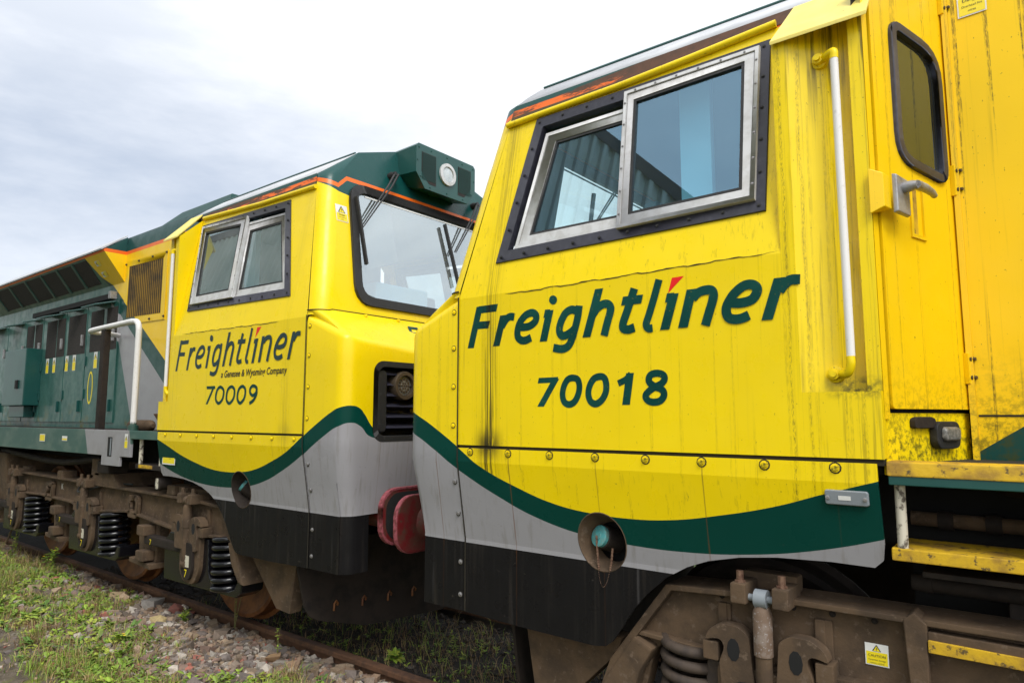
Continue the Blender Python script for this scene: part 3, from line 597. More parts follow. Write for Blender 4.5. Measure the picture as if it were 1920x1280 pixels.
    # --- roof
    prof = [(vs(3.47), 3.47), (.95, 3.595), (.78, 3.72), (.38, 3.86), (0, 3.90)]; prof = prof + [(-v, z_) for v, z_ in prof[-2::-1]]
    u0 = [uf(3.47) if abs(v) > 1.05 else (uf(3.595) - .06 if abs(v) > .9 else uf(z_) - .11) for v, z_ in prof]
    g = mb(); g.grid([[(a, v, z_) for a, (v, z_) in zip(u0, prof)], [(1.2, v, z_ + .002) for v, z_ in prof], [(2.10, v, z_) for v, z_ in prof]]); g.poly([(2.10, v, z_) for v, z_ in prof]); g.build('cab_roof', M['roof'], R, smooth=12, thick=.01)
    g = mb(); g.tube([(uf(3.72) - .08, .785, 3.722), (1.0, .785, 3.724), (2.1, .785, 3.722)], .008, 6); g.build('roof_seam', M['green'], R)
    # --- light pod above the windscreen
    hexo = [(.335, 3.895), (-.335, 3.895), (-.36, 3.87), (-.36, 3.645), (-.26, 3.525), (.26, 3.525), (.36, 3.645), (.36, 3.87)]
    g = mb(); g.hexa([(-.03, v, z_) for v, z_ in hexo], [(.62, v, max(z_, 3.70) - .02) for v, z_ in hexo]); pod = g.build('light_pod', M['green'], R, bevel=.004)
    for c_, sg in ((.215, 1), (-.215, -1)):
        q = [(c_ - .08, 3.60), (c_ + .08, 3.60), (c_ + .08, 3.82), (c_ - .08, 3.82)]
        if sg > 0: q = [(c_ - .08, 3.575), (c_ + .0, 3.575), (c_ + .085, 3.665), (c_ + .085, 3.83), (c_ - .08, 3.83)]
        else: q = [(c_ + .08, 3.575), (c_ - .0, 3.575), (c_ - .085, 3.665), (c_ - .085, 3.83), (c_ + .08, 3.83)]
        g = mb(); g.hexa([(-.032, *p) for p in q], [(-.029, *p) for p in q]); gr = g.build('grille', M['mesh'], pod, smooth=0)
        g = mb(); cy = sum(p[1] for p in q) / len(q)
        lo_, hi_ = min(p[0] for p in q) + .004, max(p[0] for p in q) - .004
        for k in range(-12, 20):
            for sl_ in (1.6, -1.6):
                P = []
                for v_ in (lo_, hi_):
                    z_ = 3.55 + k * .022 + sl_ * (v_ - (lo_ if sl_ > 0 else hi_)); P.append((v_, z_))
                (v1, z1), (v2, z2) = P
                zb, zt = 3.60, 3.825
                def cl(va, za, vb, zb_):
                    if za < zb: va += (zb - za) / (zb_ - za) * (vb - va); za = zb
                    if za > zt: va += (zt - za) / (zb_ - za) * (vb - va); za = zt
                    return va, za
                if max(z1, z2) <= zb + .01 or min(z1, z2) >= zt - .01: continue
                a_ = cl(v1, z1, v2, z2); b_ = cl(v2, z2, v1, z1)
                g.tube([(-.034, *a_), (-.034, *b_)], .0018, 3)
        g.build('grille_mesh', M['green'], pod, smooth=0)
    g = mb(); g.lathe((-.03, .0, 3.715), (-1, 0, 0), [(0, .095), (.016, .095), (.018, .068), (.006, .066)], 28); g.build('lamp_ring', M['alu'], pod)
    g = mb(); g.lathe((-.03, .0, 3.715), (-1, 0, 0), [(.0, .066), (.008, .062), (.012, .03), (.013, 0)], 28); g.build('marker_lamp', M['lens'], pod)
    for v, z_ in ((.33, 3.86), (.19, 3.865), (.0, 3.865), (-.19, 3.865), (-.33, 3.86), (-.345, 3.75), (.345, 3.75), (.31, 3.62), (.2, 3.55), (0, 3.55), (-.2, 3.55), (-.31, 3.62)):
        bolt(L, T(-.03, v, z_), (L.s * -1, 0, 0), .009, .006, 'green', pod, 'screw')
    # --- nose
    zr = lambda v: 2.10 + .095 * min(1., abs(v) / 1.22)
    cols = [(-.006, 0, 'n'), (-.1, 0, 'n'), (-.2, 0, 'n'), (-.31, 0, 'n')] + [(k, 0, 'a') for k in (15, 30, 45, 60, 75)] + [(0, 1.22, 'f'), (0, 1.145, 'f'), (0, 1.06, 'f'), (0, .80, 'f'), (0, .55, 'f'), (0, .28, 'f'), (0, 0., 'f')]
    def ncol(c, z_, ins=0.):
        a, b, k = c; dv = vk(z_) - 1.32
        if k == 'n': return (a, 1.32 + dv - ins, z_), a
        fu = fk(z_); r = .10
        if k == 'a':
            th = math.radians(a); return (-(fu - r) - (r - ins) * math.sin(th), 1.22 + dv + (r - ins) * math.cos(th), z_), -.31 - r * th
        return (-fu + ins, b + (dv if b > 1.1 else 0), z_), sfront(b)
    def nrow(tag):
        P, U = [], []
        for c in cols:
            zt = 2.365 + .415 * c[0] if c[2] == 'n' else (2.236 - .06 * c[0] / 90 if c[2] == 'a' else zr(c[1]))
            if c[2] == 'a': zt = 2.2364 * (1 - c[0] / 90) + zr(1.22) * c[0] / 90
            ins = 0.
            if tag == 'a': z_ = zt - .05
            elif tag == 'b': z_, ins = zt - .018, .008
            elif tag == 'c': z_, ins = zt, .030
            else: z_ = tag
            p, s_ = ncol(c, z_, ins); P.append(p); U.append((s_, z_))
        return P, U
    tags = [.678, .80, 1.037, 1.06, 1.25, 1.47, 1.53, 1.75, 2.02, 'a', 'b', 'c']; rows = [nrow(t_) for t_ in tags]
    def skip(i, j):
        if i >= len(tags) - 1: return False
        c0, c1 = cols[j], cols[j + 1]
        if c0[2] == 'f' and c0[1] <= 1.06 and tags[i + 1] in (.80, 1.037): return True
        if c0[2] == 'f' and c0[1] <= 1.06 and c1[1] >= .55 and tags[i] in (1.53, 1.75): return True
        return False
    base = []
    for j, c in enumerate(cols):
        if c[2] == 'n': th = math.radians(12 * j)
        elif c[2] == 'a': th = math.radians(36 + 54 * (c[0] / 90))
        else: th = None
        base.append((-.11 * math.sin(th), 1.21 + .11 * math.cos(th), 2.392) if th is not None else (-.11, min(c[1], 1.2), 2.40))
    ridge = rows[-1][0]; mid = [tuple((Vector(a) * .5 + Vector(b) * .5) + Vector((0, 0, .004))) for a, b in zip(ridge, base)]
    for sd in (1, -1):
        g = mb(sd); g.grid([r[0] for r in rows] + [mid, base], [r[1] for r in rows] + [[(u_[0], 2.2) for u_ in rows[-1][1]], [(u_[0], 2.38) for u_ in rows[-1][1]]], skip); g.build('nose', L.liv, R, smooth=38)
        # light cluster in its recess
        g = mb(sd); q = rrect(.56, 1.055, 1.535, 2.015, .06); g.hexa([(-.405, *p) for p in q], [(-.405 + .15, *p) for p in q]); g.f.pop(0); hc = g.build('headlight_cluster', M['rubber'], R, smooth=40)
        g = mb(sd); ring(g, rrect(.53, 1.085, 1.505, 2.045, .085), rrect(.57, 1.045, 1.545, 2.005, .06), lambda v, z_, o: (-.409 - o, v, z_), -.02, .004); g.build('bezel', M['rubber'], hc, bevel=.003)
        g = mb(sd); g.hexa([(-.27, *p) for p in rrect(.945, 1.05, 1.545, 2.005, .05)], [(-.395, *p) for p in rrect(.945, 1.035, 1.56, 1.99, .04)]); g.build('cluster_cheek', M['rubber'], hc, bevel=.02, smooth=60)
        g = mb(sd)
        for k in range(6):
            z_ = 1.575 + .072 * k
            g.prism([(-.30, z_), (-.30, z_ + .072), (-.402, z_ + .020)], 'v', .60, .955)
        g.build('louvre', M['frame_black'], hc, bevel=.002)
        g = mb(sd); g.lathe((-.33, .80, 1.885), (-1, 0, 0), [(0, .10), (.075, .10), (.085, .095), (.085, .072), (.06, .070)], 28); g.build('lamp_ring', M['brass'], hc)
        g = mb(sd); g.lathe((-.33, .80, 1.885), (-1, 0, 0), [(.05, .072), (.062, .066), (.068, .03), (.069, 0)], 24); lm = g.build('headlight', M['led'], hc)
        for r_, n_ in ((0, 1), (.02, 6), (.042, 12)):
            for k in range(n_):
                th = 2 * math.pi * k / max(1, n_); bolt(L, T(-.397, sd * (.80 + r_ * math.cos(th)), 1.885 + r_ * math.sin(th)), (-L.s, 0, 0), .009, .005, 'brass', hc, 'led')
        g = mb(sd); g.lathe((-.32, .62, 1.72), (-1, 0, 0), [(0, .05), (.03, .05), (.04, .02), (.04, 0)], 16); g.build('tail_lamp', M['yel_step'], hc)
    jp = [(b_[0] - .002, b_[1] + .002, b_[2]) for b_ in base]; jp = jp + [(x, -y, z_) for x, y, z_ in jp[-2::-1]]
    g = mb(); g.tube(jp, .0045, 5); g.build('nose_joint', M['sludge'], R)
    dirn = 1 if L.s < 0 else -1
    def slope(a, z_, o): # word across the nose, read from the front
        zz = 2.213 + (z_ - 2.07) * .56; return (-.13 - (2.392 - zz) * .87 - .004 - o, dirn * (.60 - (a - .09) * .70), zz + .006 + o)
    letters(WORD, lambda a, z_, o: slope(a, z_, o), 'nose_lettering', M['ltr_green'], R, 1.); o = R.children[-1]
    # fixings
    for k in range(8):
        bolt(L, T(.093 + .2555 * k, vk(1.522) + .0045, 1.522), (0, -1, 0), .022 if near else .018, .002, 'sludge', skirt, 'washer')
        bolt(L, T(.093 + .2555 * k, vk(1.522) + .004, 1.522), (0, -1, 0), .017 if near else .015, .012, 'yel_near' if near else 'yel_far', skirt)
    for z_ in (2.28, 2.08, 1.87, 1.66, 1.36, 1.19, .93, .76):
        bolt(L, T(-.036, vk(z_) + .0005, z_), (0, -1, 0), .017, .002, 'sludge', R, 'washer')
        bolt(L, T(-.036, vk(z_), z_), (0, -1, 0), .013, .010, 'yel_far' if z_ > 1.6 else 'steel', R)
    for v in (.93, .62, .30, -.05, -.4, -.75): bolt(L, T(-.135, v, 2.385), (L.s * -.7, 0, .7), .014, .010, 'yel_far', R)
    g = mb(); g.grid([[(-.004, vk(z_) + .0058, z_), (.005, vk(z_) + .0058, z_)] for z_ in (2.36, 1.55, 1.47, 1.06, .68)]); g.build('corner_joint', M['sludge'], R)
    # --- lettering and numbers on the side
    if near:
        dk = [w for w in WORD if w[0] != 'd' or len(w[1]) > 3]
        letters(dk, lambda a, z_, o: (a, 1.3206 + o, z_), 'lettering', M['ltr_near'], R, 1.13)
        letters([w for w in WORD if w[0] == 'd' and len(w[1]) == 3], lambda a, z_, o: (a, 1.3206 + o, z_), 'lettering_accent', M['ltr_red'], R)
        letters(NUMA, lambda a, z_, o: (a, 1.3206 + o, z_), 'running_number', M['ltr_near'], R, 1.12)
    else:
        fa = lambda a, z_, o: (1.782 - (a - .07) * 1.0, 1.3206 + o, 2.052 + (z_ - 2.076) * 1.16)
        letters([w for w in WORD if w[0] != 'd' or len(w[1]) > 3], fa, 'lettering', M['ltr_slate'], R, .80)
        letters([w for w in WORD if w[0] == 'd' and len(w[1]) == 3], fa, 'lettering_accent', M['ltr_red'], R)
        letters(NUMB, lambda a, z_, o: (a, 1.3206 + o, z_), 'running_number', M['ltr_green'], R)
        text_mesh('a Genesee & Wyoming Company', .072, lambda x, y, q: L.T((1.058 - x, 1.3225, 1.972 + y)), 'small_print', M['ink'], R, 'LEFT', .87, .2, .0012)
    for o in list(R.children):
        pass
    # letters() and text work in cab coordinates
    # --- interior seen through the glass
    g = mb(); g.box(.02, 2.0, -1.26, 1.26, 1.60, 1.63); g.build('cab_floor', M['cabwall'], R)
    g = mb(); g.box(1.97, 2.0, -1.06, 1.06, 1.6, 3.42); bh = g.build('cab_bulkhead', M['cabwall'], R)
    g = mb(); g.box(1.175, 1.33, .96, 1.0, 1.63, 3.36); g.build('cab_post', M['cabblue'], bh)
    g = mb(); g.box(.25, 1.97, -.98, .98, 3.36, 3.40); g.build('cab_ceiling', M['cabwall'], R)
    for v0 in (.62, -.62):
        g = mb(); g.box(.45, .95, v0 - .24, v0 + .24, 2.02, 2.12); se = g.build('driver_seat', M['seat'], R, bevel=.03)
        g = mb(); g.hexa([(.80, v0 - .22, 2.1), (.92, v0 - .22, 2.1), (.92, v0 + .22, 2.1), (.80, v0 + .22, 2.1)], [(.86, v0 - .19, 2.86), (.96, v0 - .19, 2.86), (.96, v0 + .19, 2.86), (.86, v0 + .19, 2.86)]); g.build('seat_back', M['seat'], se, bevel=.03)
    g = mb(); g.poly([fpos(v, z_, -.05) for v, z_ in ((.47, 3.42), (.94, 3.42), (.98, 2.7), (.47, 2.9))]); g.build('sun_blind', M['cabwall'], R, smooth=0)
    g = mb(); g.hexa([(.05, -.95, 2.0), (.55, -.95, 2.0), (.55, .95, 2.0), (.05, .95, 2.0)], [(.05, -.9, 2.52), (.42, -.9, 2.48), (.42, .9, 2.48), (.05, .9, 2.52)]); ds = g.build('driving_desk', M['cabblue'], R, bevel=.02)
    g = mb(); g.box(.12, .40, .05, .62, 2.51, 2.72); g.build('desk_cabinet', M['cabblue'], ds, bevel=.02)
    # --- underside, dark frame
    g = mb(); g.box(-.30, 14.0, -.86, .86, 1.20, 1.50); g.build('underframe', M['void'], R)
    # --- coupling socket behind the skirt opening
    hu, hz = (.855, 1.135) if near else (.80, 1.135); n = 36
    E0, E1 = ellipse(hu, hz, .126, .133, n), ellipse(hu + .012, hz - .010, .088, .092, n)
    g = mb(); g.grid([[(p[0], vk(p[1]) + .006, p[1]) for p in E0 + E0[:1]], [(p[0], vk(p[1]) - .09, p[1]) for p in E1 + E1[:1]]]); sk = g.build('coupling_socket', M['grime' if near else 'grime_shade'], R, smooth=60)  # far recess coloured darker for the shade inside it
    E2 = ellipse(hu, hz, .130, .137, n); g = mb(); g.grid([[(p[0], vk(p[1]) + .0045, p[1]) for p in E2 + E2[:1]], [(p[0], vk(p[1]) + .006, p[1]) for p in E0 + E0[:1]]]); g.build('socket_lip', M['grime'], sk, smooth=60)
    g = mb(); g.poly([(p[0], vk(p[1]) - .16, p[1]) for p in ellipse(hu, hz, .15, .15, 20)]); g.build('socket_back', M['void'], sk)
    ax = Vector((-.28, .88, .30)) if near else Vector((.55, .55, .60)); c0 = Vector((hu + (.0 if near else .03), vk(hz) - .14, hz - (.018 if near else .05)))
    g = mb(); g.lathe(c0, ax, [(0, .055), (.10, .055), (.105, .05)], 20); g.build('socket_plug', M['grime_shade'], sk)
    g = mb(); g.lathe(c0 + ax.normalized() * .10, ax, [(0, .045), (.004, .050), (.022, .050), (.026, .044), (.026, .02), (.03, .018), (.03, 0)], 24); g.build('socket_cap', M['turq'], sk)
    if near:
        g = mb(); c1 = c0 + ax.normalized() * .135; path = []
        for k in range(20):
            w = k / 19; path.append((c1.x + .085 * w - .01 * math.sin(w * 3.14), c1.y + .004, c1.z - .20 * (1 - (2 * w - 1) ** 2) ** .8 - .05 * w))
        P = crom(path, n=8)
        g.tube(P, [.0032 + .0030 * abs(math.sin(i * 1.1)) for i in range(len(P))], 6); g.build('cap_chain', M['chain'], sk)
    # --- buffers
    for sd in (1, -1):
        hd = -.69 if near else -.575
        q = rrect(-.28, .28, -.178, .178, .13)
        g = mb(sd); g.hexa([(hd + .035, .865 + a, 1.04 + b) for a, b in q], [(hd, .865 + a * .97, 1.04 + b * .96) for a, b in q]); bf = g.build('buffer', M['red'], R, bevel=.008)
        g = mb(sd); g.hexa([(hd - .002, .865 + a * .86, 1.04 + b * .84) for a, b in q], [(hd - .010, .865 + a * .5, 1.04 + b * .5) for a, b in q]); g.build('buffer_face', M['void'], bf, smooth=60)
        g = mb(sd); ring(g, [(a * 1.004, b * 1.004) for a, b in q], [(a * .95, b * .93) for a, b in q], lambda a, b, o: (hd + o, .865 + a, 1.04 + b), -.003, .03); g.build('buffer_rim', M['pink'], bf)
        g = mb(sd); g.lathe((hd + .02, .865, 1.04), (1, 0, 0), [(0, .13), (.03, .115), (.35, .115)], 20); g.build('buffer_stem', M['red'], bf)
    # --- snow plough
    for sd in (1, -1):
        o_ = [(0, .80), (1.16, .80), (1.155, .62), (1.10, .36), (1.06, .285), (1.0, .25), (.64, .15), (0, .15)]
        pp = lambda v, z_, o: (.24 - .22 * (1.16 - v) - o, v, z_)
        g = mb(sd); g.hexa([pp(*p, 0.) for p in o_], [pp(*p, -.02) for p in o_]); pl = g.build('snow_plough', M['grime_shade'], R, bevel=.004)
        for v in (.88, .665, .46, .255):
            g = mb(sd); g.tube([pp(v + .012, .30, .008), pp(v + .013, .35, .012), pp(v, .368, .014), pp(v - .013, .35, .012), pp(v - .012, .335, .008)], .008, 6); g.build('plough_loop', M['wheel'], pl)
    for sd in (1, -1):
        g = mb(sd); g.prism([(.30, .68), (.87, .68), (.84, .60), (.53, .30), (.37, .29)], 'v', 1.02, 1.12); g.build('guard_bracket', M['grime'], R, bevel=.006)
    # --- grab rail by the door
    g = mb(); g.tube([(1.95, 1.312, 3.085), (1.951, 1.312, 2.5), (1.952, 1.312, 1.93)], .015, 12); hr = g.build('handrail', M['white'], R)
    for z0, z1, zz in ((3.085, 3.125, 3.118), (1.93, 1.885, 1.868)):
        g = mb(); g.tube(crom([(1.95, 1.312, z0), (1.95, 1.311, z0 * .3 + z1 * .7), (1.935, 1.300, zz), (1.905, 1.275, zz), (1.885, 1.262, zz)]), .016, 12); g.build('handrail_end', L.yel, hr)
        g = mb(); g.lathe((1.885, 1.245, zz), (0, 1, 0), [(0, .034), (.022, .032), (.026, .022), (.045, .020), (.046, .012), (.058, .012), (.058, 0)], 16); g.build('handrail_foot', L.yel, hr)
    # --- oblique door behind the recess
    ex, ez = .3417, -.9398
    D = lambda t_, z_, o: (2.062 + ex * t_ + .9398 * (o - .034), 1.272 + ez * t_ + .3417 * (o - .034), z_)
    yd = M['yel_door'] if near else L.yel
    g = mb(); g.poly([D(-.02, 1.50, -.012), D(.95, 1.50, -.012), D(.95, 3.60 if near else 3.38, -.012), D(-.02, 3.42 if near else 3.20, -.012)]); g.build('door_frame', M['void'] if near else L.yel, R)
    win = round_poly([(.155, 3.285), (.535, 3.245), (.535, 2.655), (.155, 2.695)], [.075, .15, .08, .12])
    dr = holed('cab_door', round_poly([(.030, 3.42 if near else 3.22), (.600, 3.60 if near else 3.38), (.600, 1.737), (.030, 1.737)], .02), [inset(win, .012)], lambda t_, z_: T(*D(t_, z_, .03)), yd, R, thick=.03, out=(L.s * .94, -.34, 0))
    g = mb(); ring(g, win, inset(win, .040), lambda t_, z_, o: D(t_, z_, o), .015, .046); g.build('window_seal', M['frame_black'], dr, bevel=.006, smooth=60)
    g = mb(); g.poly([D(*p, .026) for p in inset(win, .03)]); g.build('door_window', M['doorglass'], dr, smooth=0)
    g = mb(); g.poly([D(t_, z_, -.005) for t_, z_ in ((.12, 2.6), (.57, 2.6), (.57, 3.32), (.12, 3.32))]); g.build('window_blind', M['grime_shade'], dr, smooth=0)
    g = mb(); g.poly([D(t_, z_, .022) for t_, z_ in ((-.012, 3.42 if near else 3.20), (.022, 3.42 if near else 3.20), (.022, 1.70), (-.012, 1.70))]); g.build('door_post', yd, R)
    g = mb(); g.hexa([D(t_, z_, .0) for t_, z_ in ((.0, 1.50), (.625, 1.50), (.625, 1.722), (.0, 1.722))], [D(t_, z_, .012) for t_, z_ in ((.0, 1.50), (.625, 1.50), (.625, 1.722), (.0, 1.722))]); sill = g.build('door_sill', M['yel_near'] if near else L.yel, R, bevel=.003)
    g = mb(); g.prism([(2.262, .735), (2.285, .735), (2.285, .715), (2.262, .715)], 'z', 1.535, 3.60 if near else 3.38); g.build('door_jamb', yd, R)
    if near:
        # lock box, handle, flush grip, hinges, step lamp
        g = mb(); g.hexa([D(t_, z_, .03) for t_, z_ in ((-.045, 2.45), (.035, 2.470), (.035, 2.600), (-.045, 2.625))], [D(t_, z_, .070) for t_, z_ in ((-.015, 2.475), (.032, 2.470), (.032, 2.596), (-.015, 2.602))]); lk = g.build('door_lock', yd, dr, bevel=.004)
        g = mb(); g.hexa([D(t_, z_, .075) for t_, z_ in ((.030, 2.455), (.125, 2.448), (.125, 2.590), (.030, 2.606))], [D(t_, z_, .092) for t_, z_ in ((.034, 2.460), (.120, 2.453), (.120, 2.586), (.034, 2.600))]); g.build('lock_plate', M['steel'], dr, bevel=.004)
        g = mb(); g.lathe(D(.085, 2.555, .09), (.9398, .3417, 0), [(0, .022), (.03, .020), (.05, .014), (.05, 0)], 16); g.tube([D(.085, 2.555, .135), D(.14, 2.552, .136), D(.20, 2.545, .132), D(.225, 2.538, .128)], [.017, .016, .013, .011], 10); g.build('door_handle', M['steel'], dr, smooth=60)
        g = mb(); ring(g, [(.23, 2.625), (.335, 2.622), (.335, 2.398), (.23, 2.402)], [(.245, 2.610), (.320, 2.607), (.320, 2.413), (.245, 2.417)], D, .028, .038); g.build('grip_surround', yd, dr, bevel=.002)
        g = mb(); g.hexa([D(t_, z_, .0305) for t_, z_ in ((.245, 2.612), (.270, 2.612), (.270, 2.413), (.245, 2.415))], [D(t_, z_, .034) for t_, z_ in ((.245, 2.612), (.28, 2.612), (.28, 2.413), (.245, 2.415))]); g.build('grip_shade', M['yel_step'], dr)  # darker yellow strip painted for the shade along the grip edge
        for z0, z1 in ((3.43, 3.58), (2.625, 2.755), (1.84, 1.965)):
            g = mb(); g.hexa([D(.568, z0, .030), D(.606, z0, .030), D(.606, z1, .030), D(.568, z1, .030)], [D(.568, z0, .050), D(.606, z0, .050), D(.606, z1, .050), D(.568, z1, .050)]); hg = g.build('hinge', yd, R, bevel=.002)
            for z_ in (z0 + .025, z1 - .025): bolt(L, T(*D(.588, z_, .050)), (L.s * .94, -.34, 0), .013, .018, 'brass', hg, 'hinge_bolt')
        g = mb(); q = round_poly([(.165, 1.665), (.315, 1.665), (.315, 1.700), (.29, 1.708), (.19, 1.708), (.165, 1.700)], .012); g.hexa([D(*p, .012) for p in q], [D(*p, .035) for p in q]); sl_ = g.build('step_lamp', M['grime_shade'], R, bevel=.004)
        g = mb(); q = rrect(.30, .475, 1.585, 1.690, .035); g.hexa([D(*p, .012) for p in q], [D(*p, .045) for p in q]); g.build('lamp_body', M['rubber'], sl_, bevel=.006)
        g = mb(); q = rrect(.325, .450, 1.612, 1.672, .022); g.hexa([D(*p, .045) for p in q], [D(p[0], p[1], .062) for p in inset(q, .008)]); g.build('lamp_glass', M['led'], sl_, bevel=.006, smooth=60)
        # grey data plate on the skirt
        pv = lambda x, z_, o: (x, vk(z_) + .006 + o, z_)
        g = mb(); q = rrect(1.84, 1.988, 1.388, 1.444, .010); g.hexa([pv(*p, 0.) for p in q], [pv(*p, .014) for p in inset(q, .003)]); pt = g.build('data_plate', M['ltgrey'], R, bevel=.003)
        g = mb(); q = rrect(1.888, 1.930, 1.408, 1.424, .002); g.poly([pv(*p, .0155) for p in q]); g.build('plate_label', M['sticker'], pt)
        for x in (1.852, 1.976): bolt(L, T(x, vk(1.415) + .02, 1.415), (0, -1, 0), .008, .006, 'steel', pt, 'screw')
        # rust scar beside the handrail
        g = mb(); q = [(1.868, 2.083), (1.876, 2.090), (1.892, 2.088), (1.906, 2.096), (1.914, 2.090), (1.910, 2.080), (1.895, 2.076), (1.88, 2.078)]; g.poly([(x, 1.250 - (x - 1.89) * .55, z_) for x, z_ in q]); g.build('rust_scar', M['chain'], R, smooth=0)
        # overhead live wire notice on the body side
        sticker(L, lambda x, z_, o: (2.322 + x, .722 + o, 3.392 + .04 * x + z_), .102, .165, R, (('Danger', .5, .385, .022), ('Overhead live', .5, .235, .013), ('wires', .5, .11, .013)), label='white and yellow overhead wire warning sticker')
    else:
        # stickers on the far cab
        sticker(L, lambda x, z_, o: fpos(1.072 - x, 3.085 + z_, o), .105, .13, R, (('Danger', .5, .36, .02), ('Overhead live', .5, .22, .012), ('wires', .5, .1, .012)), label='white and yellow electricity warning sticker by the windscreen')
        sticker(L, lambda x, z_, o: (1.965 - x, vk(1.3) + .006 + o, 1.272 + z_ + .00 * x), .22, .068, R, (('Caution', .62, .7, .012),), tri=False, split=.9, label='yellow caution sticker on the skirt corner')
def build_body(L):
    """engine body, side walkway and steps behind the cab"""
    R, near, mb = L.root, L.near, L.mb
    T = lambda u, v, z: Vector(L.T((u, v, z)))
    UE = 14.
    prof = [(.72, 1.50), (.72, 3.635), (.70, 3.765), (.45, 3.80), (0, 3.82)]; prof = prof + [(-v, z_) for v, z_ in prof[-2::-1]]
    g = mb(); g.prism([(v, z_) for v, z_ in prof], 'u', 2.285, UE); body = g.build('engine_body', M['hood_near' if near else 'hood_far'], R, smooth=20)
    g = mb(); g.hexa([(2.3, -.62, 3.78), (3.85, -.62, 3.80), (3.85, .62, 3.80), (2.3, .62, 3.78)], [(2.3, -.60, 3.90), (3.3, -.60, 3.90), (3.3, .60, 3.90), (2.3, .60, 3.90)]); g.build('roof_hatch', M['green'], R, bevel=.01)
    # intake louvre with upright slats
    g = mb(); ring(g, [(3.30, 2.70), (4.30, 2.72), (4.30, 3.47), (3.30, 3.46)], [(3.39, 2.775), (4.225, 2.80), (4.225, 3.40), (3.39, 3.38)], lambda u, z_, o: (u, .72 + o, z_), -.01, .008); gi = g.build('intake_frame', M['hood_near' if near else 'hood_far'], R, bevel=.003)
    g = mb(); g.box(3.385, 4.23, .716, .7225, 2.77, 3.41); g.build('intake_back', M['void'], gi)
    g = mb()
    for k in range(19):
        x = 3.395 + .0445 * k; g.hexa([(x, .722, 2.775), (x + .019, .722, 2.775), (x + .010, .729, 2.775)], [(x, .722, 3.40), (x + .019, .722, 3.40), (x + .010, .729, 3.40)])
    g.build('intake_louvre', M['slat'], gi, smooth=0)
    for u in (3.30, 3.62, 3.95, 4.27):
        for z_ in (3.43, 2.735): bolt(L, T(u + .015, .728, z_), (0, -1, 0), .014, .016, 'brass', gi, 'hinge_bolt')
    # overhanging radiator cowl with dark panels on its sloping underside
    for sd in (1, -1):
        g = mb(sd); g.prism([(.715, 3.77), (.97, 3.575), (.715, 3.225)], 'u', 4.33, UE - .5); cw = g.build('radiator_cowl', M['hood_near' if near else 'hood_far'], R, smooth=20)
        g = mb(sd); g.prism([(.715, 3.795), (.72, 3.775), (.985, 3.575), (.99, 3.590)], 'u', 4.34, UE - .5); g.build('cowl_top', M['roof'], cw)
    ed = [4.86, 5.30, 5.80, 6.35, 6.95, 7.60, 8.25]
    und = lambda u, w, o: (u, .97 - .25 * w + .81 * o, 3.575 - .35 * w - .58 * o)
    for a, b in zip(ed, ed[1:]):
        g = mb(); q = [(a + .03, .12), (b - .03, .12), (b - .03, .86), (a + .03, .86)]; g.hexa([und(*p, -.004) for p in q], [und(*p, .005) for p in q]); g.build('radiator_panel', M['mesh'], cw, bevel=.002)
        g = mb(); q = [(b - .028, .10), (b + .028, .10), (b + .028, .88), (b - .028, .88)]; g.hexa([und(*p, -.004) for p in q], [und(*p, .016) for p in q]); g.build('panel_rib', M['green_deck'], cw, bevel=.002)
    for w in (.22, .55): sticker(L, lambda x, y, o, w=w: und(4.60 + y * 1.2, w + x * 2.2, o), .07, .10, cw, tri=True)
    sticker(L, lambda x, y, o: und(8.48 + y * 1.2, .45 + x * 2.2, o), .07, .12, cw, tri=False, split=.6)
    if near: g = mb(); g.box(2.29, 4.3, .7195, .7225, 1.708, 1.716); g.build('panel_joint', M['sludge'], R)
    g = mb(); g.box(4.55, 7.1, .72, .78, 3.055, 3.12); g.build('cable_slot', M['void'], R, bevel=.005)
    g = mb(); g.box(4.5, 4.56, .72, .80, 3.05, 3.14); g.build('slot_end', M['steel'], R, bevel=.005)
    # doors with vents, handles, drip shields and stickers
    doors = [(4.40, 5.27, [(4.42, 4.71), (4.80, 5.165)]), (5.29, 5.94, [(5.31, 5.86)]), (5.96, 6.75, [(5.97, 6.24), (6.27, 6.62)]), (6.77, 7.40, [(6.80, 7.06), (7.12, 7.39)]), (7.42, 8.2, []), (8.22, 9.4, []), (9.42, 10.6, [])]
    for i, (a, b, vents) in enumerate(doors):
        g = mb(); g.box(a, b, .71, .735, 1.60, 3.045); dd = g.build('body_door', M['hood_near' if near else 'hood_far'], R, bevel=.005)
        for c, e in vents:
            g = mb(); g.box(c, e, .734, .738, 2.455, 2.958); g.build('door_vent', M['mesh'], dd)
        for z_ in (2.62, 1.80): g = mb(); g.box(a + .07, a + .10, .735, .765, z_ - .07, z_ + .07); g.build('door_handle', M['steel'] if z_ > 2 else M['green'], dd, bevel=.006)
        for z_ in (2.35, 1.95):
            g = mb(); g.box(b - .03, b + .015, .735, .75, z_ - .06, z_ + .06); g.build('hinge', M['green'], dd, bevel=.004)
        g = mb(); g.hexa([(a + .10, .72, 3.02), (b - .25, .72, 3.02), (b - .30, .93, 2.965), (a + .18, .93, 2.965)], [(a + .10, .72, 3.035), (b - .25, .72, 3.035), (b - .30, .93, 2.98), (a + .18, .93, 2.98)]); g.build('drip_shield', M['green'], dd, bevel=.003)
        if i < 4:
            for x in ((.26, .50) if vents else ()): sticker(L, lambda x_, z_, o, x=x, a=a: (a + x + .11 - x_, .736 + o, 2.25 + z_), .10, .20, dd, split=.55, tri=True)
    g = mb(); q = ellipse(5.07, 2.02, .075, .20, 28); qi = ellipse(5.07, 2.02, .055, .175, 28); ring(g, q, qi, lambda u, z_, o: (u, .7365 + o, z_), 0, .001); g.build('works_emblem', M['sticker_y'], R, smooth=0)
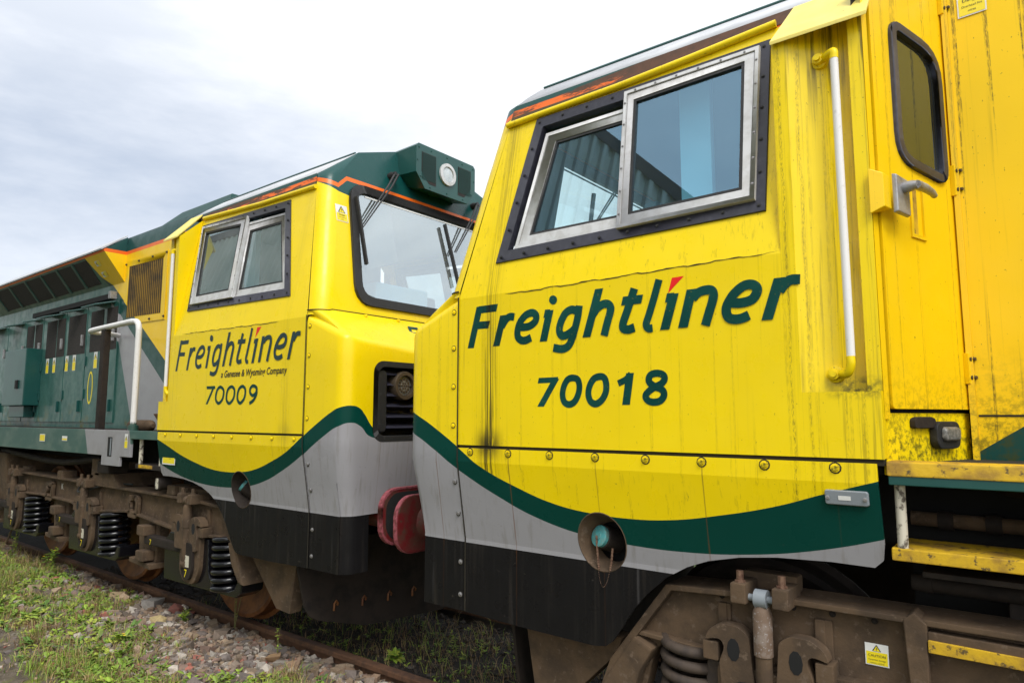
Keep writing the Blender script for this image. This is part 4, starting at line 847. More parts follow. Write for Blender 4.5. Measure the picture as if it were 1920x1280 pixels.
    g = mb(); g.box(6.76, 7.62, .72, .92, 1.82, 2.60); bx = g.build('battery_box', M['green'], R, bevel=.012)
    g = mb(); g.box(6.9, 7.5, .74, .86, 1.66, 1.82); g.build('box_foot', M['green'], bx, bevel=.01)
    g = mb(); g.box(6.98, 7.06, .92, .94, 2.05, 2.17); g.build('box_latch', M['void'], bx, bevel=.004)
    # walkway, edge beam, steps
    for sd in (1, -1):
        g = mb(sd); g.box(2.05, UE, .70, 1.285, 1.500, 1.537); wk = g.build('walkway', M['grime_shade'] if not near else M['sludge'], R, bevel=.003)
        g = mb(sd); g.prism([(2.05, 1.470), (2.55, 1.470), (2.55, 1.305), (2.76, 1.305), (2.76, 1.215), (3.15, 1.215), (3.15, 1.305), (UE, 1.305), (UE, 1.546), (2.05, 1.546)], 'v', 1.286, 1.312); bmn = g.build('edge_beam', M['green' if near else 'beam'], R, bevel=.004)
    if near:
        g = mb(); g.hexa([(2.045, 1.20, 1.50), (UE, 1.20, 1.50), (UE, 1.318, 1.50), (2.045, 1.318, 1.50)], [(2.045, 1.20, 1.552), (UE, 1.20, 1.552), (UE, 1.312, 1.552), (2.045, 1.312, 1.552)]); g.build('walkway_edge', M['yel_step'], wk, bevel=.008)
    g = mb(); g.box(2.93, 3.02, 1.305, 1.314, 1.30, 1.48); g.build('jacking_slot', M['void'], bmn)
    g = mb(); g.box(2.945, 2.965, 1.306, 1.3155, 1.31, 1.47); g.build('slot_liner', M['ltgrey'], bmn)
    for u0, z0, w_, h_, tr in ((2.60, 1.385, .065, .13, True), (4.62, 1.40, .16, .08, False), (4.0, 1.42, .14, .05, False)):
        sticker(L, lambda x, z_, o, u0=u0, z0=z0, w_=w_: (u0 + w_ - x, 1.3125 + o, z0 + z_), w_, h_, bmn, tri=tr, split=.5 if w_ < .15 else .9)
    for u in (2.075, 2.455):
        g = mb(); g.tube([(u, 1.255, 1.24), (u, 1.255, 1.48)], .018, 10); g.build('step_post', M['white_old'], R)
    g = mb(); g.box(2.04, 2.52, 1.02, 1.275, 1.205, 1.250); st = g.build('step', M['yel_step'] if near else M['grime_shade'], R, bevel=.006)
    if not near: g = mb(); g.box(2.19, 2.45, 1.272, 1.279, 1.216, 1.246); g.build('step_edge', M['yel_step'], st, bevel=.003)
    g = mb(); g.box(2.04, 2.52, .70, .82, .70, 1.49); g.build('step_back', M['void'], R)
    if near:
        g = mb(); g.tube([(2.10, 1.02, 1.09), (2.9, 1.02, 1.085), (5., 1.02, 1.08)], .030, 12); pp = g.build('air_pipe', M['grime_shade'], R)
        g = mb(); g.tube([(2.06, 1.02, 1.09), (2.13, 1.02, 1.09)], [.032, .036], 12); g.build('pipe_cap', M['grime_shade'], pp, bevel=.006)
        g = mb(); g.box(2.12, 3.2, 1.0, 1.2, 1.145, 1.165); g.build('pipe_tray', M['grime_shade'], R, bevel=.004)
        g = mb(); g.tube([(2.06, .93, 1.315), (2.5, .93, 1.31), (4.5, .93, 1.30)], .028, 10); g.build('air_pipe', M['grime'], R)
        for u in (2.15, 2.30, 2.42): g = mb(); g.lathe((u, .93, 1.314), (1, 0, 0), [(0, .036), (.05, .036)], 12); g.build('pipe_collar', M['grime_shade'], R)
        g = mb(); g.lathe((2.50, .86, 1.47), (0, 0, -1), [(0, .19), (.02, .19), (.05, .15), (.07, .05), (.08, 0)], 24); g.build('air_horn', M['grime_shade'], R, smooth=50)
        g = mb(); g.box(2.35, 2.9, .85, 1.0, .98, 1.06); g.build('valve_block', M['grime_shade'], R, bevel=.015)
    else:
        # white stanchion rail and dark post at the walkway end
        g = mb(); g.tube([(2.66, 1.25, 1.545)] + crom([(2.66, 1.25, 2.38), (2.665, 1.25, 2.50), (2.71, 1.25, 2.56), (2.82, 1.25, 2.575)]) + crom([(3.70, 1.25, 2.562), (3.80, 1.235, 2.560), (3.85, 1.16, 2.558), (3.90, 1.08, 2.565), (4.33, .75, 2.60)]), .027, 12); sr = g.build('stanchion_rail', M['white'], R)
        g = mb(); g.lathe((2.66, 1.25, 1.54), (0, 0, 1), [(0, .045), (.05, .045), (.055, .028), (.09, .026)], 14); g.build('rail_socket', M['green_deck'], sr)
        g = mb(); g.box(3.36, 3.45, 1.21, 1.275, 1.54, 2.545); g.build('rail_post', M['grime_shade'], sr, bevel=.012)
        g = mb(); g.lathe((3.15, 1.05, 1.585), (-1, 0, 0), [(0, .05), (.02, .055), (.38, .055), (.40, .04), (.45, .02)], 18); g.build('air_cylinder', M['grime'], R)
        g = mb(); g.hexa([(2.15, .85, 1.54), (2.50, .85, 1.54), (2.50, 1.05, 1.54), (2.15, 1.05, 1.54)], [(2.10, .80, 1.70), (2.62, .80, 1.70), (2.62, 1.10, 1.70), (2.10, 1.10, 1.70)]); g.build('sand_box', M['chain'], R, bevel=.008)
        sticker(L, lambda x, z_, o: (2.42 - x, .722 + o, 2.42 + z_), .09, .20, body, split=.45)
    for u0, z0, z1 in ((6.25, .38, 1.22),):
        g = mb(); g.hexa([(u0, -1.15, z0 + .2), (10., -1.15, z0 + .2), (10., 1.15, z0 + .2), (u0, 1.15, z0 + .2)], [(u0, -1.2, z1), (10., -1.2, z1), (10., 1.2, z1), (u0, 1.2, z1)]); g.build('fuel_tank', M['grime'], R, bevel=.04)
    g = mb(); g.tube(crom([(3.6, 1.12, 1.25), (4.2, 1.15, 1.19), (4.8, 1.15, 1.17), (5.6, 1.15, 1.20), (6.6, 1.12, 1.24)]), .035, 10); g.build('brake_hose', M['grime_shade'], R)

HOOK = [(0, -.075), (.02, -.03), (.07, 0), (.14, 0), (.185, -.03), (.195, -.16), (.21, -.27), (.07, -.27), (.06, -.15), (.085, -.09), (.07, -.06), (.03, -.065)]
def build_bogie(L, du, full):
    R, near, mb = L.root, L.near, L.mb
    g = mb(); fr_ = [(.86, .47), (.92, .60), (1.20, .964), (1.60, .982), (3.4, 1.0), (6.0, 1.0), (6.0, .76), (5.05, .79), (4.15, .775), (3.80, .715), (2.80, .795), (2.06, .73), (1.61, .712), (1.17, .735), (1.10, .66), (1.06, .50), (.97, .42), (.88, .42)]
    g.prism([(u + du, z_) for u, z_ in fr_], 'v', 1.06, 1.145); bo = g.build('bogie', M['grime'], R, bevel=.008)
    bb = lambda n, m_, s_=40, be=.006, lab=None: g.build(n, M[m_], bo, bevel=be, smooth=s_, label=lab)
    g = mb(); g.prism([(u + du, z_) for u, z_ in fr_], 'v', -1.145, -1.06); bb('side_frame', 'grime')
    g = mb(); g.prism([(du + a, b) for a, b in ((.85, .47), (.905, .605), (1.19, .977), (1.60, .998), (6., 1.016), (6., .995), (1.61, .975), (1.215, .952), (.935, .59), (.88, .47))], 'v', .98, 1.20); bb('top_flange', 'grime')
    g = mb(); g.prism([(du + a, b) for a, b in ((1.0, .735), (1.60, .70), (2.06, .718), (2.8, .783), (3.8, .70), (4.15, .762), (5.05, .778), (6., .748), (6., .768), (5.05, .80), (4.15, .785), (3.8, .725), (2.8, .805), (2.06, .74), (1.61, .722), (1.02, .755))], 'v', 1.0, 1.19); bb('bottom_flange', 'grime')
    hn = ((.80, .40), (.90, .55), (1.03, .735), (1.13, .69), (1.06, .58), (.99, .36), (.90, .33)) if near else ((.98, .72), (1.06, .72), (1.0, .56), (.90, .44), (.83, .42), (.85, .47))
    g = mb(); g.hexa([(du + u, 1.0, z_) for u, z_ in hn], [(du + u, 1.21, z_) for u, z_ in hn]); bb('frame_horn', 'grime', be=.02)
    for k in (0, 1, 2) if full else (0,):
        uw = 1.49 + du + 2.065 * k; d = uw - 1.49
        for sd in (1, -1):
            g = mb(sd); g.lathe((uw, 0, .533), (0, 1, 0), [(.655, .12), (.655, .565), (.685, .570), (.695, .538), (.80, .530), (.805, .50), (.775, .45), (.745, .36), (.750, .20), (.80, .17), (.80, .10), (.81, 0)], 48); w = bb('wheel', 'grime_shade' if near else 'wheel', 35, 0)  # near wheels coloured darker for the shade behind the skirt
        g = mb(); g.tube([(uw, -.8, .533), (uw, .8, .533)], .085, 12); bb('axle', 'grime_shade', be=0)
        # spring, cradle, axle housing
        for off in (-.225 if near else -.30,):
            P = [(uw + off + .118 * math.cos(a), 1.10 + .118 * math.sin(a), .335 + .40 * a / (2 * math.pi * 6.5)) for a in [2 * math.pi * 6.5 * i / 150 for i in range(151)]]
            g = mb(); g.tube(P, .0235, 8); bb('coil_spring', 'spring_brown' if near else 'spring', 60, 0)
        g = mb(); g.prism([(d + a, b) for a, b in ((.86, .46), (.88, .36), (.96, .315), (2.06, .30), (2.08, .62), (1.98, .70), (1.44, .70), (1.40, .70), (1.365, .70), (1.345, .46), (1.30, .385), (1.22, .355), (1.05, .35), (.97, .38), (.92, .46))], 'v', 1.0, 1.19); bb('spring_cradle', 'spring_brown' if near else 'spring', be=.012)
        g = mb(); g.prism(round_poly([(d + a, b) for a, b in ((1.42, .715), (1.74, .70), (1.74, .42), (1.66, .335), (1.50, .335), (1.43, .45))], .05), 'v', 1.10, 1.225); bb('axlebox', 'grime', be=.008)
        g = mb(); q = round_poly([(d + a, b) for a, b in ((1.50, .66), (1.66, .66), (1.67, .46), (1.63, .37), (1.53, .37), (1.49, .46))], .04); g.prism(q, 'v', 1.225, 1.25); bb('axlebox_cover', 'grime_shade', be=.004)
        g = mb(); g.box(d + 1.535, d + 1.625, 1.25, 1.2515, .47, .56); bb('axlebox_plate', 'white_old', be=0)
        if not near:
            text_mesh('7', .09, lambda x, y, q, d=d: L.T((d + 1.60 - x, 1.253, .39 + y)), 'chalk_mark', M['sticker_y'], bo, 'LEFT')
            text_mesh('7', .07, lambda x, y, q, d=d: L.T((d + 2.30 - x, 1.213, .555 + y)), 'chalk_mark', M['sticker_y'], bo, 'LEFT')
        # lifting hooks either side of the damper
        for mir, u0 in ((1, d + 1.38), (-1, d + 1.865)):
            hk = [(u0 + mir * x, .868 + y) for x, y in HOOK]; cir = [(u0 + mir * (.122 + .026 * math.cos(a)), .775 + .045 * math.sin(a)) for a in [2 * math.pi * i / 10 for i in range(10)]]
            g = mb(); g.prism(round_poly(hk, .018, 3), 'v', 1.18, 1.245); bb('lifting_hook', 'grime', be=.012)
            g = mb(); g.prism(cir, 'v', 1.243, 1.2465); bb('hook_hole', 'void', be=0)  # black disc laid on for the dark of the hole
            g = mb(); g.box(min(u0 - mir * .01, u0 + mir * .055), max(u0 - mir * .01, u0 + mir * .055), 1.15, 1.24, .715, .79); bb('hook_stop', 'grime', be=.006)
            g = mb(); g.box(u0 + mir * .05 - .02, u0 + mir * .05 + .02, 1.14, 1.165, .73, .93); bb('stiffener', 'grime', be=.006)
        # damper
        ud = d + 1.62
        g = mb(); g.lathe((ud, 1.235, .50), (0, 0, 1), [(0, .024), (.03, .030), (.27, .030), (.275, .037), (.435, .037), (.455, .030), (.47, .020)], 18); bb('damper', 'damper' if near else 'grime', 50, 0)
        g = mb(); g.lathe((ud, 1.235, .50), (0, 0, 1), [(-.002, .025), (.03, .032), (.274, .032)], 18); bb('damper_sleeve', 'grime', 50, 0)
        g = mb(); g.lathe((ud - .024, 1.235, .99), (1, 0, 0), [(0, .02), (0, .036), (.048, .036), (.048, .02)], 18); bb('damper_eye', 'ltgrey' if near else 'grime', 50, 0)
        g = mb(); g.tube([(ud - .10, 1.235, .99), (ud + .10, 1.235, .99)], .014, 10); bb('damper_pin', 'ltgrey' if near else 'grime', be=0)
        for x in (-.082, .082):
            g = mb(); g.box(ud + x - .032, ud + x + .032, 1.10, 1.275, .965, 1.045); bb('damper_bracket', 'grime', be=.008)
            g = mb(); g.lathe((ud + x, 1.24, 1.04), (0, 0, 1), [(0, .022), (.012, .022), (.014, .015), (.05, .015), (.05, 0)], 8); bb('bracket_bolt', 'chain' if near else 'grime', be=0)
        g = mb(); g.box(ud - .11, ud + .11, 1.05, 1.13, 1.0, 1.07); bb('bracket_plate', 'grime', be=.01)
        g = mb(); g.lathe((ud - .03, 1.235, .485), (1, 0, 0), [(0, .034), (.06, .034)], 14); bb('damper_foot', 'grime', be=.004)
        # traction link beyond the axlebox
        if full:
            g = mb(); g.box(d + 1.74, d + 2.42, 1.12, 1.21, .545, .63); bb('traction_link', 'grime_shade', be=.02)
            g = mb(); g.prism([(d + 2.28, .79), (d + 2.72, .80), (d + 2.66, .40), (d + 2.34, .38)], 'v', 1.04, 1.13); bb('pedestal', 'grime', be=.01)
            for z_ in (.66, .44):
                g = mb(); g.box(d + 2.36, d + 2.50, 1.13, 1.24, z_ - .04, z_ + .05); bb('link_clamp', 'grime', be=.012)
            g = mb(); g.prism([(d + 2.30, .335), (d + 2.70, .36), (d + 2.70, .40), (d + 2.30, .38)], 'v', 1.0, 1.2); bb('pedestal_foot', 'grime', be=.006)
            g = mb(); ring(g, rrect(d + 2.62, d + 2.82, .74, .95, .04), rrect(d + 2.665, d + 2.775, .79, .90, .03), lambda a, b, o: (a, 1.15 + o, b), 0, .04); bb('tow_loop', 'grime', be=.008)
    if full:
        g = mb(); g.hexa([(3.0, .6, 1.0), (3.7, .6, 1.0), (3.7, 1.2, 1.0), (3.0, 1.2, 1.0)], [(3.15, .6, 1.12), (3.55, .6, 1.12), (3.55, 1.2, 1.12), (3.15, 1.2, 1.12)]); bb('body_pivot', 'grime', be=.01)
        g = mb(); g.box(3.15, 3.42, 1.05, 1.24, 1.12, 1.24); bb('side_stop', 'grime_shade', be=.015)
        g = mb(); g.box(3.45, 3.65, 1.0, 1.2, 1.08, 1.25); bb('sensor_box', 'grime', be=.01)
        for u in (1.72, 1.93, 4.4): g = mb(); g.box(u, u + .14, 1.05, 1.2, 1.0, 1.085); bb('lug', 'grime', be=.012)
        g = mb(); g.lathe((2.13, 1.15, 1.09), (0, 1, 0), [(0, .055), (.10, .055), (.105, .04), (.105, 0)], 18); bb('junction_box', 'grime_shade', be=.004)
        g = mb(); g.box(2.105, 2.15, 1.255, 1.258, 1.05, 1.14); bb('box_label', 'white_old', be=0)
        g = mb(); g.tube(crom([(3.9, 1.16, 1.02), (3.95, 1.2, .90), (3.7, 1.2, .93), (3.3, 1.17, 1.01), (2.9, 1.12, 1.03)]), .010, 6); bb('cable', 'rubber', be=0)
        g = mb(); g.tube([(5.9, 1.1, .6), (6.0, 1.13, .35), (6.15, 1.15, .12)], .012, 6); bb('hose', 'grime', be=0)
        text_mesh('K', .09, lambda x, y, q: L.T((4.55 - x, 1.1465, .88 + y)), 'chalk_letter', M['sticker'], bo, 'LEFT')
    else:
        # stiffener, worn yellow edge and caution notice on the near bogie
        g = mb(); g.prism([(2.075, .50), (2.115, .50), (2.125, .985), (2.085, 1.02), (2.05, .99)], 'v', 1.10, 1.205); bb('upright_rib', 'grime', be=.006)
        g = mb(); g.prism([(2.125, .935), (2.5, .928), (4., .91), (4., .874), (2.5, .890), (2.125, .893)], 'v', 1.195, 1.209); bb('worn_edge', 'yel_step', be=.003)
        g = mb(); g.prism([(2.125, .96), (4., .94), (4., .905), (2.125, .93)], 'v', 1.14, 1.20); bb('edge_angle', 'grime', be=.003)
        sticker(L, lambda x, z_, o: (1.912 + x, 1.147 + o, .796 + z_), .078, .078, bo, (('CAUTION', .5, .40, .013), ('Equipment damage', .5, .24, .0075), ('contact control', .5, .10, .0075)), split=.62, label='torn white and yellow caution sticker on the bogie side')
        for k in range(6): bolt(L, L.V(1.28 + du + .145 * k, 1.147, .955), (0, -1, 0), .012, .012, 'grime_shade', bo, 'frame_bolt')
        for u in (1.36, 1.755): g = mb(); g.box(u, u + .05, 1.145, 1.16, .75, .93); bb('stiffener', 'grime', be=.006)

near = Loco(-2.50, 1, 1.0, 0.0, True, 'nearest yellow locomotive, number 70018, cropped at right, with black run-off stains')
CUR = near; build_cab(near); build_body(near); build_bogie(near, -.055, False)
far = Loco(-3.90, -1, 1.03, .035, False, 'yellow and green locomotive numbered 70009, its windscreen and roof light pod showing')
CUR = far; build_cab(far); build_body(far); build_bogie(far, 0., True)
# ------------------------------------------------------------------ track and ground
def gz(x, y):
    """ground height: ballast shoulder by the rail falling to trodden soil"""
    h = -.085 if y > -1.5 else -.085 - .10 * min(1, (-1.5 - y) / .8)
    if -.72 < y < .72: h = -.10
    return h + .012 * mnoise.noise(Vector((x * 1.1, y * 1.1, 0))) + .010 * mnoise.noise(Vector((x * 5, y * 5, 3)))
def ground():
    g = MB(); xs = [-400, -120, -40, -22, -16] + [-14 + .11 * i for i in range(118)] + [-.5, 2, 8, 30, 400]; ys = [-400, -60, -14, -8, -5.5] + [-4.2 + .09 * i for i in range(60)] + [1.5, 4, 20, 120, 400]
    g.grid([[(x, y, gz(x, y) if (-15 < x < 0 and -4.5 < y < 1.4) else -.16) for x in xs] for y in ys])
    ma, t, b = new_mat('trodden soil and moss'); co = obj_co(t); sp = t.new('ShaderNodeSeparateXYZ'); t.l.new(co, sp.inputs[0])
    c = t.mix(t.ramp(t.noise(co, 9., 8, .65), .35, .65), (.070, .054, .036), (.14, .112, .078))
    c = t.mix(t.ramp(t.noise(co, 70., 3, .6), .60, .68), c, (.22, .19, .165))
    moss = t.math('MULTIPLY', t.ramp(t.noise(co, 2.6, 6, .65), .47, .60), t.ramp(sp.outputs[1], -1.2, -1.9))
    c = t.mix(moss, c, t.mix(t.noise(co, 40., 3), (.085, .105, .012), (.19, .20, .02)))
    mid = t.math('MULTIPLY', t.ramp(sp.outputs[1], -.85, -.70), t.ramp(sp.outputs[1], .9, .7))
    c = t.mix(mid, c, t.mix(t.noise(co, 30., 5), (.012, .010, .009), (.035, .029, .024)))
    c = t.mix(t.ramp(sp.outputs[1], 2., 3.), c, t.mix(t.noise(co, 3., 6), (.05, .09, .02), (.09, .12, .03)))
    t.put(b.inputs[0], c); b.inputs['Roughness'].default_value = .95; bump(t, b, t.noise(co, 38., 6, .7), .7, .02)
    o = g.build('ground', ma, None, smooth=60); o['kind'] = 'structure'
ground()
def rail(y0, label):
    g = MB(); sec = [(-.035, -.006), (-.030, 0), (.030, 0), (.035, -.006), (.035, -.035), (.009, -.045), (.009, -.125), (.066, -.145), (.066, -.155), (-.066, -.155), (-.066, -.145), (-.009, -.125), (-.009, -.045), (-.035, -.035)]
    pts = [[(x, y0 + a, b) for a, b in sec] for x in [-60 + 2. * i for i in range(46)]]
    ids = [[g.vert(p) for p in r] for r in pts]; n = len(sec)
    for A, B in zip(ids, ids[1:]):
        for k in range(n): g.face((A[k], A[(k + 1) % n], B[(k + 1) % n], B[k]))
    o = g.build('rail', M['rail_rust'], None, smooth=30); props(o, label, 'rail', 'rails of the track'); return o
nr = rail(-.7525, 'rusty steel rail along the stones, nearer of the two')
rail(.7525, 'rusty rail beneath the locomotives, farther of the two')

def stone_mesh(g, c, r, flat, cols, col):
    """one rough stone: a battered icosahedron"""
    ph = (1 + 5 ** .5) / 2
    if rnd.random() < .6:      # broken block
        V = [(a, b_, c_) for a in (-1.35, 1.35) for b_ in (-1.35, 1.35) for c_ in (-1.35, 1.35)]; Fc = [(0, 1, 3), (0, 3, 2), (4, 6, 7), (4, 7, 5), (0, 4, 5), (0, 5, 1), (2, 3, 7), (2, 7, 6), (0, 2, 6), (0, 6, 4), (1, 5, 7), (1, 7, 3)]; jit = (.55, 1.30)
        return _stone(g, c, r, flat, cols, col, V, Fc, jit)
    V = [(-1, ph, 0), (1, ph, 0), (-1, -ph, 0), (1, -ph, 0), (0, -1, ph), (0, 1, ph), (0, -1, -ph), (0, 1, -ph), (ph, 0, -1), (ph, 0, 1), (-ph, 0, -1), (-ph, 0, 1)]
    Fc = [(0, 11, 5), (0, 5, 1), (0, 1, 7), (0, 7, 10), (0, 10, 11), (1, 5, 9), (5, 11, 4), (11, 10, 2), (10, 7, 6), (7, 1, 8), (3, 9, 4), (3, 4, 2), (3, 2, 6), (3, 6, 8), (3, 8, 9), (4, 9, 5), (2, 4, 11), (6, 2, 10), (8, 6, 7), (9, 8, 1)]
    _stone(g, c, r, flat, cols, col, V, Fc, (.72, 1.18))
def _stone(g, c, r, flat, cols, col, V, Fc, jit):
    rot = Matrix.Rotation(rnd.uniform(0, 6.28), 3, 'Z') @ Matrix.Rotation(rnd.uniform(-.7, .7), 3, 'X'); sx, sy = rnd.uniform(.75, 1.35), rnd.uniform(.65, 1.1); b = len(g.v)
    for v in V:
        p = Vector(v) * (r / 1.9 * rnd.uniform(*jit)); p = rot @ Vector((p.x * sx, p.y * sy, p.z * flat)); g.v.append((c[0] + p.x, c[1] + p.y, c[2] + p.z)); cols.append(col)
    for f in Fc: g.f.append((f[0] + b, f[1] + b, f[2] + b))
STONE = [(.17, .125, .085), (.20, .155, .12), (.12, .10, .09), (.27, .24, .205), (.20, .135, .09), (.17, .11, .085), (.11, .085, .065), (.33, .29, .245), (.15, .12, .105), (.25, .18, .12)]
def raw_obj(name, g, material, cols=None, kind=None):
    me = bpy.data.meshes.new(name); me.from_pydata(g.v, [], g.f)
    if cols:
        at = me.color_attributes.new('tone', 'FLOAT_COLOR', 'POINT'); at.data.foreach_set('color', [x for c in cols for x in (*c, 1.)])
    me.materials.append(material); o = bpy.data.objects.new(name, me); COL.objects.link(o)
    if kind: o['kind'] = kind
    return o
def attr_mat(name, rough=.85, bumps=.5, translucent=0.):
    ma, t, b = new_mat(name); a = t.new('ShaderNodeAttribute', attribute_name='tone'); co = obj_co(t)
    c = t.mix(t.ramp(t.noise(co, 60., 5, .65), .35, .7), a.outputs[0], (.08, .065, .05)) if bumps else a.outputs[0]
    if bumps: c = t.mix(.35, a.outputs[0], c)
    t.put(b.inputs[0], c); b.inputs['Roughness'].default_value = rough
    if bumps: bump(t, b, t.noise(co, 120., 4, .7), bumps, .004)
    return ma
M['stone'] = attr_mat('broken ballast stone'); M['leaf'] = attr_mat('weed leaf', .6, 0)
def ballast():
    g, cols = MB(), []
    n = 0
    while n < 19000:
        x, y = rnd.uniform(-14.5, -2.6), rnd.uniform(-3.2, -.80)
        if x < -10 and rnd.random() < .4: continue
        edge = mnoise.noise(Vector((x * .8, y * .8, 5))) * .35
        if y < -1.90 + edge * .6 and rnd.random() < .80 + .17 * min(1, (-1.90 - y) * 2): continue
        r = min(.062, rnd.lognormvariate(-4.0, .48)); flat = rnd.uniform(.45, .85)
        if y < -1.7: r *= .75; flat = .35
        c = STONE[rnd.randrange(len(STONE))] if rnd.random() > .03 else (.25, .085, .06); k = rnd.uniform(.75, 1.25)
        stone_mesh(g, (x, y, gz(x, y) + r * flat * (.15 + rnd.random() * .5)), r, flat, cols, tuple(a * k * 1.35 for a in c)); n += 1
    raw_obj('ballast', g, M['stone'], cols, 'stuff')
    g, cols = MB(), []
    for i in range(2600):
        x, y = rnd.uniform(-9., -2.), rnd.uniform(-.66, .66); r = min(.04, rnd.lognormvariate(-4.2, .4)); k = rnd.uniform(.35, .9)
        stone_mesh(g, (x, y, gz(x, y) + r * .2), r, .6, cols, tuple(a * .28 * k for a in STONE[rnd.randrange(10)]))  # stones between the rails in much darker tones
    raw_obj('dark_gravel', g, M['stone'], cols, 'stuff')
ballast()
for lab, p, r, fl, col in (('flat yellowish sandstone block lying among the weeds', (-6.19, -1.13), .085, .45, (.42, .32, .15)),
                           ('dark red broken brick against the rail', (-6.40, -.86), .085, .6, (.19, .065, .05)),
                           ('pale grey rough stone beside the red brick', (-6.75, -.93), .08, .6, (.34, .31, .28)),
                           ('rounded buff cobble resting on small ballast near the rail joint', (-7.35, -.98), .085, .45, (.36, .26, .15)),
                           ('orange brown brick end on the ballast near the bottom of the picture', (-4.60, -1.02), .06, .55, (.36, .22, .11))):
    g, cols = MB(), []; stone_mesh(g, (*p, gz(*p) + r * fl * .55), r * 1.25, fl, cols, col); o = raw_obj('loose_stone', g, M['stone'], cols); props(o, lab, 'stone', 'larger stones on the ballast')

# ------------------------------------------------------------------ weeds and grass
GREENS = [(.17, .28, .025), (.25, .37, .035), (.10, .20, .025), (.33, .39, .045), (.18, .26, .035)]
DRY = [(.36, .25, .11), (.27, .16, .07), (.42, .32, .15), (.20, .115, .055)]
def blade(g, cols, p, h, w, lean, az, col):
    d = Vector((math.cos(az), math.sin(az), 0)); s_ = Vector((-d.y, d.x, 0)) * w; b = len(g.v); p = Vector(p)
    m_ = p + Vector((0, 0, h * .6)) + d * lean * h * .35; t_ = p + Vector((0, 0, h * (1 - lean * .3))) + d * lean * h
    for q in (p - s_, p + s_, m_ + s_ * .7, m_ - s_ * .7, t_): g.v.append(tuple(q)); cols.append(col)
    g.f += [(b, b + 1, b + 2, b + 3), (b + 3, b + 2, b + 4)]
def leaf(g, cols, p, L_, w, az, el, col):
    d = Vector((math.cos(az) * math.cos(el), math.sin(az) * math.cos(el), math.sin(el))); s_ = Vector((-math.sin(az), math.cos(az), 0)); p = Vector(p); b = len(g.v)
    nrm = d.cross(s_)
    for a, k, dr in ((0, .15, 0), (.35, 1., .06), (.7, .8, .02), (1., .05, -.18)):
        c = p + d * L_ * a + Vector((0, 0, dr * L_)); g.v += [tuple(c - s_ * w * k - nrm * w * .25 * k), tuple(c + nrm * w * .1 * k), tuple(c + s_ * w * k - nrm * w * .25 * k)]; cols.extend([col, tuple(x * .8 for x in col), col])
    for i in range(3): g.f += [(b + 3 * i, b + 3 * i + 1, b + 3 * i + 4, b + 3 * i + 3), (b + 3 * i + 1, b + 3 * i + 2, b + 3 * i + 5, b + 3 * i + 4)]
def tone(c): k = rnd.uniform(.75, 1.25); return tuple(a * k for a in c)
def grass():
    g, cols = MB(), []
    def dens(x, y):
        d = mnoise.noise(Vector((x * .9, y * 1.4, 11))) * 1.7 + .02 + (.30 if -2.3 < y < -1.15 else 0)
        d += .55 if (x < -8.2 and y < -.95) else 0
        d -= .55 if y > -1.0 else 0
        d -= 2.5 * max(0, -1.95 - y)
        return d
    n = 0
    while n < 430:       # grass grows in clumps
        cx, cy = rnd.uniform(-15., -3.7), rnd.uniform(-2.15, -.95)
        if rnd.random() > dens(cx, cy) + .12: continue
        n += 1; dry = rnd.random() < .5; sg = rnd.uniform(.03, .16); hh = rnd.uniform(.6, 1.5)
        for j in range(int(rnd.uniform(5, 26))):
            x, y = cx + rnd.gauss(0, sg), min(-.86, cy + rnd.gauss(0, sg))
            for i in range(rnd.randrange(5, 11)):
                blade(g, cols, (x + rnd.gauss(0, .02), y + rnd.gauss(0, .02), gz(x, y) - .005), rnd.uniform(.03, .11) * hh * (1.3 if x < -8 else 1), rnd.uniform(.0014, .0034), rnd.uniform(.1, 1.3), rnd.uniform(0, 6.28), tone(rnd.choice(DRY if rnd.random() < (.8 if dry else .3) else GREENS)))
    for i in range(420):   # dead straw between the rails
        x, y = rnd.uniform(-6.5, -2.4), rnd.uniform(-.62, .5)
        for k in range(rnd.randrange(3, 9)): blade(g, cols, (x + rnd.gauss(0, .06), y + rnd.gauss(0, .06), gz(x, y)), rnd.uniform(.04, .16), rnd.uniform(.001, .002), rnd.uniform(.4, 1.5), rnd.uniform(0, 6.28), tone(rnd.choice(DRY[:2] if rnd.random() < .7 else GREENS)))
    o = raw_obj('grass', g, M['leaf'], cols, 'stuff')
    g, cols = MB(), []
    n = 0
    while n < 2700:
        x, y = rnd.uniform(-14.5, -3.4), rnd.uniform(-2.3, -.86)
        if rnd.random() > dens(x, y) * .8 + .12: continue
        n += 1; R_ = rnd.uniform(.025, .075); col = rnd.choice(GREENS); zz = gz(x, y)
        for k in range(rnd.randrange(5, 12)): leaf(g, cols, (x + rnd.gauss(0, .012), y + rnd.gauss(0, .012), zz + rnd.uniform(0, R_ * .8)), R_ * rnd.uniform(.6, 1.2), R_ * rnd.uniform(.14, .26), rnd.uniform(0, 6.28), rnd.uniform(.05, .9), tone(col))
    for i in range(170):
        x, y = rnd.uniform(-5.6, -2.6), rnd.uniform(-.6, .45); R_ = rnd.uniform(.015, .04); zz = gz(x, y)
        for k in range(rnd.randrange(4, 10)): leaf(g, cols, (x + rnd.gauss(0, .012), y + rnd.gauss(0, .012), zz + rnd.uniform(0, R_)), R_ * rnd.uniform(.6, 1.2), R_ * .22, rnd.uniform(0, 6.28), rnd.uniform(.1, .9), tone(rnd.choice(GREENS)))
    raw_obj('low_weeds', g, M['leaf'], cols, 'stuff')
grass()
M['stem'] = mat('weed stem', (.16, .17, .05), (.22, .17, .08), .7, 0, 30)
M['petal'] = mat('yellow petal', (.80, .58, .01), None, .6)
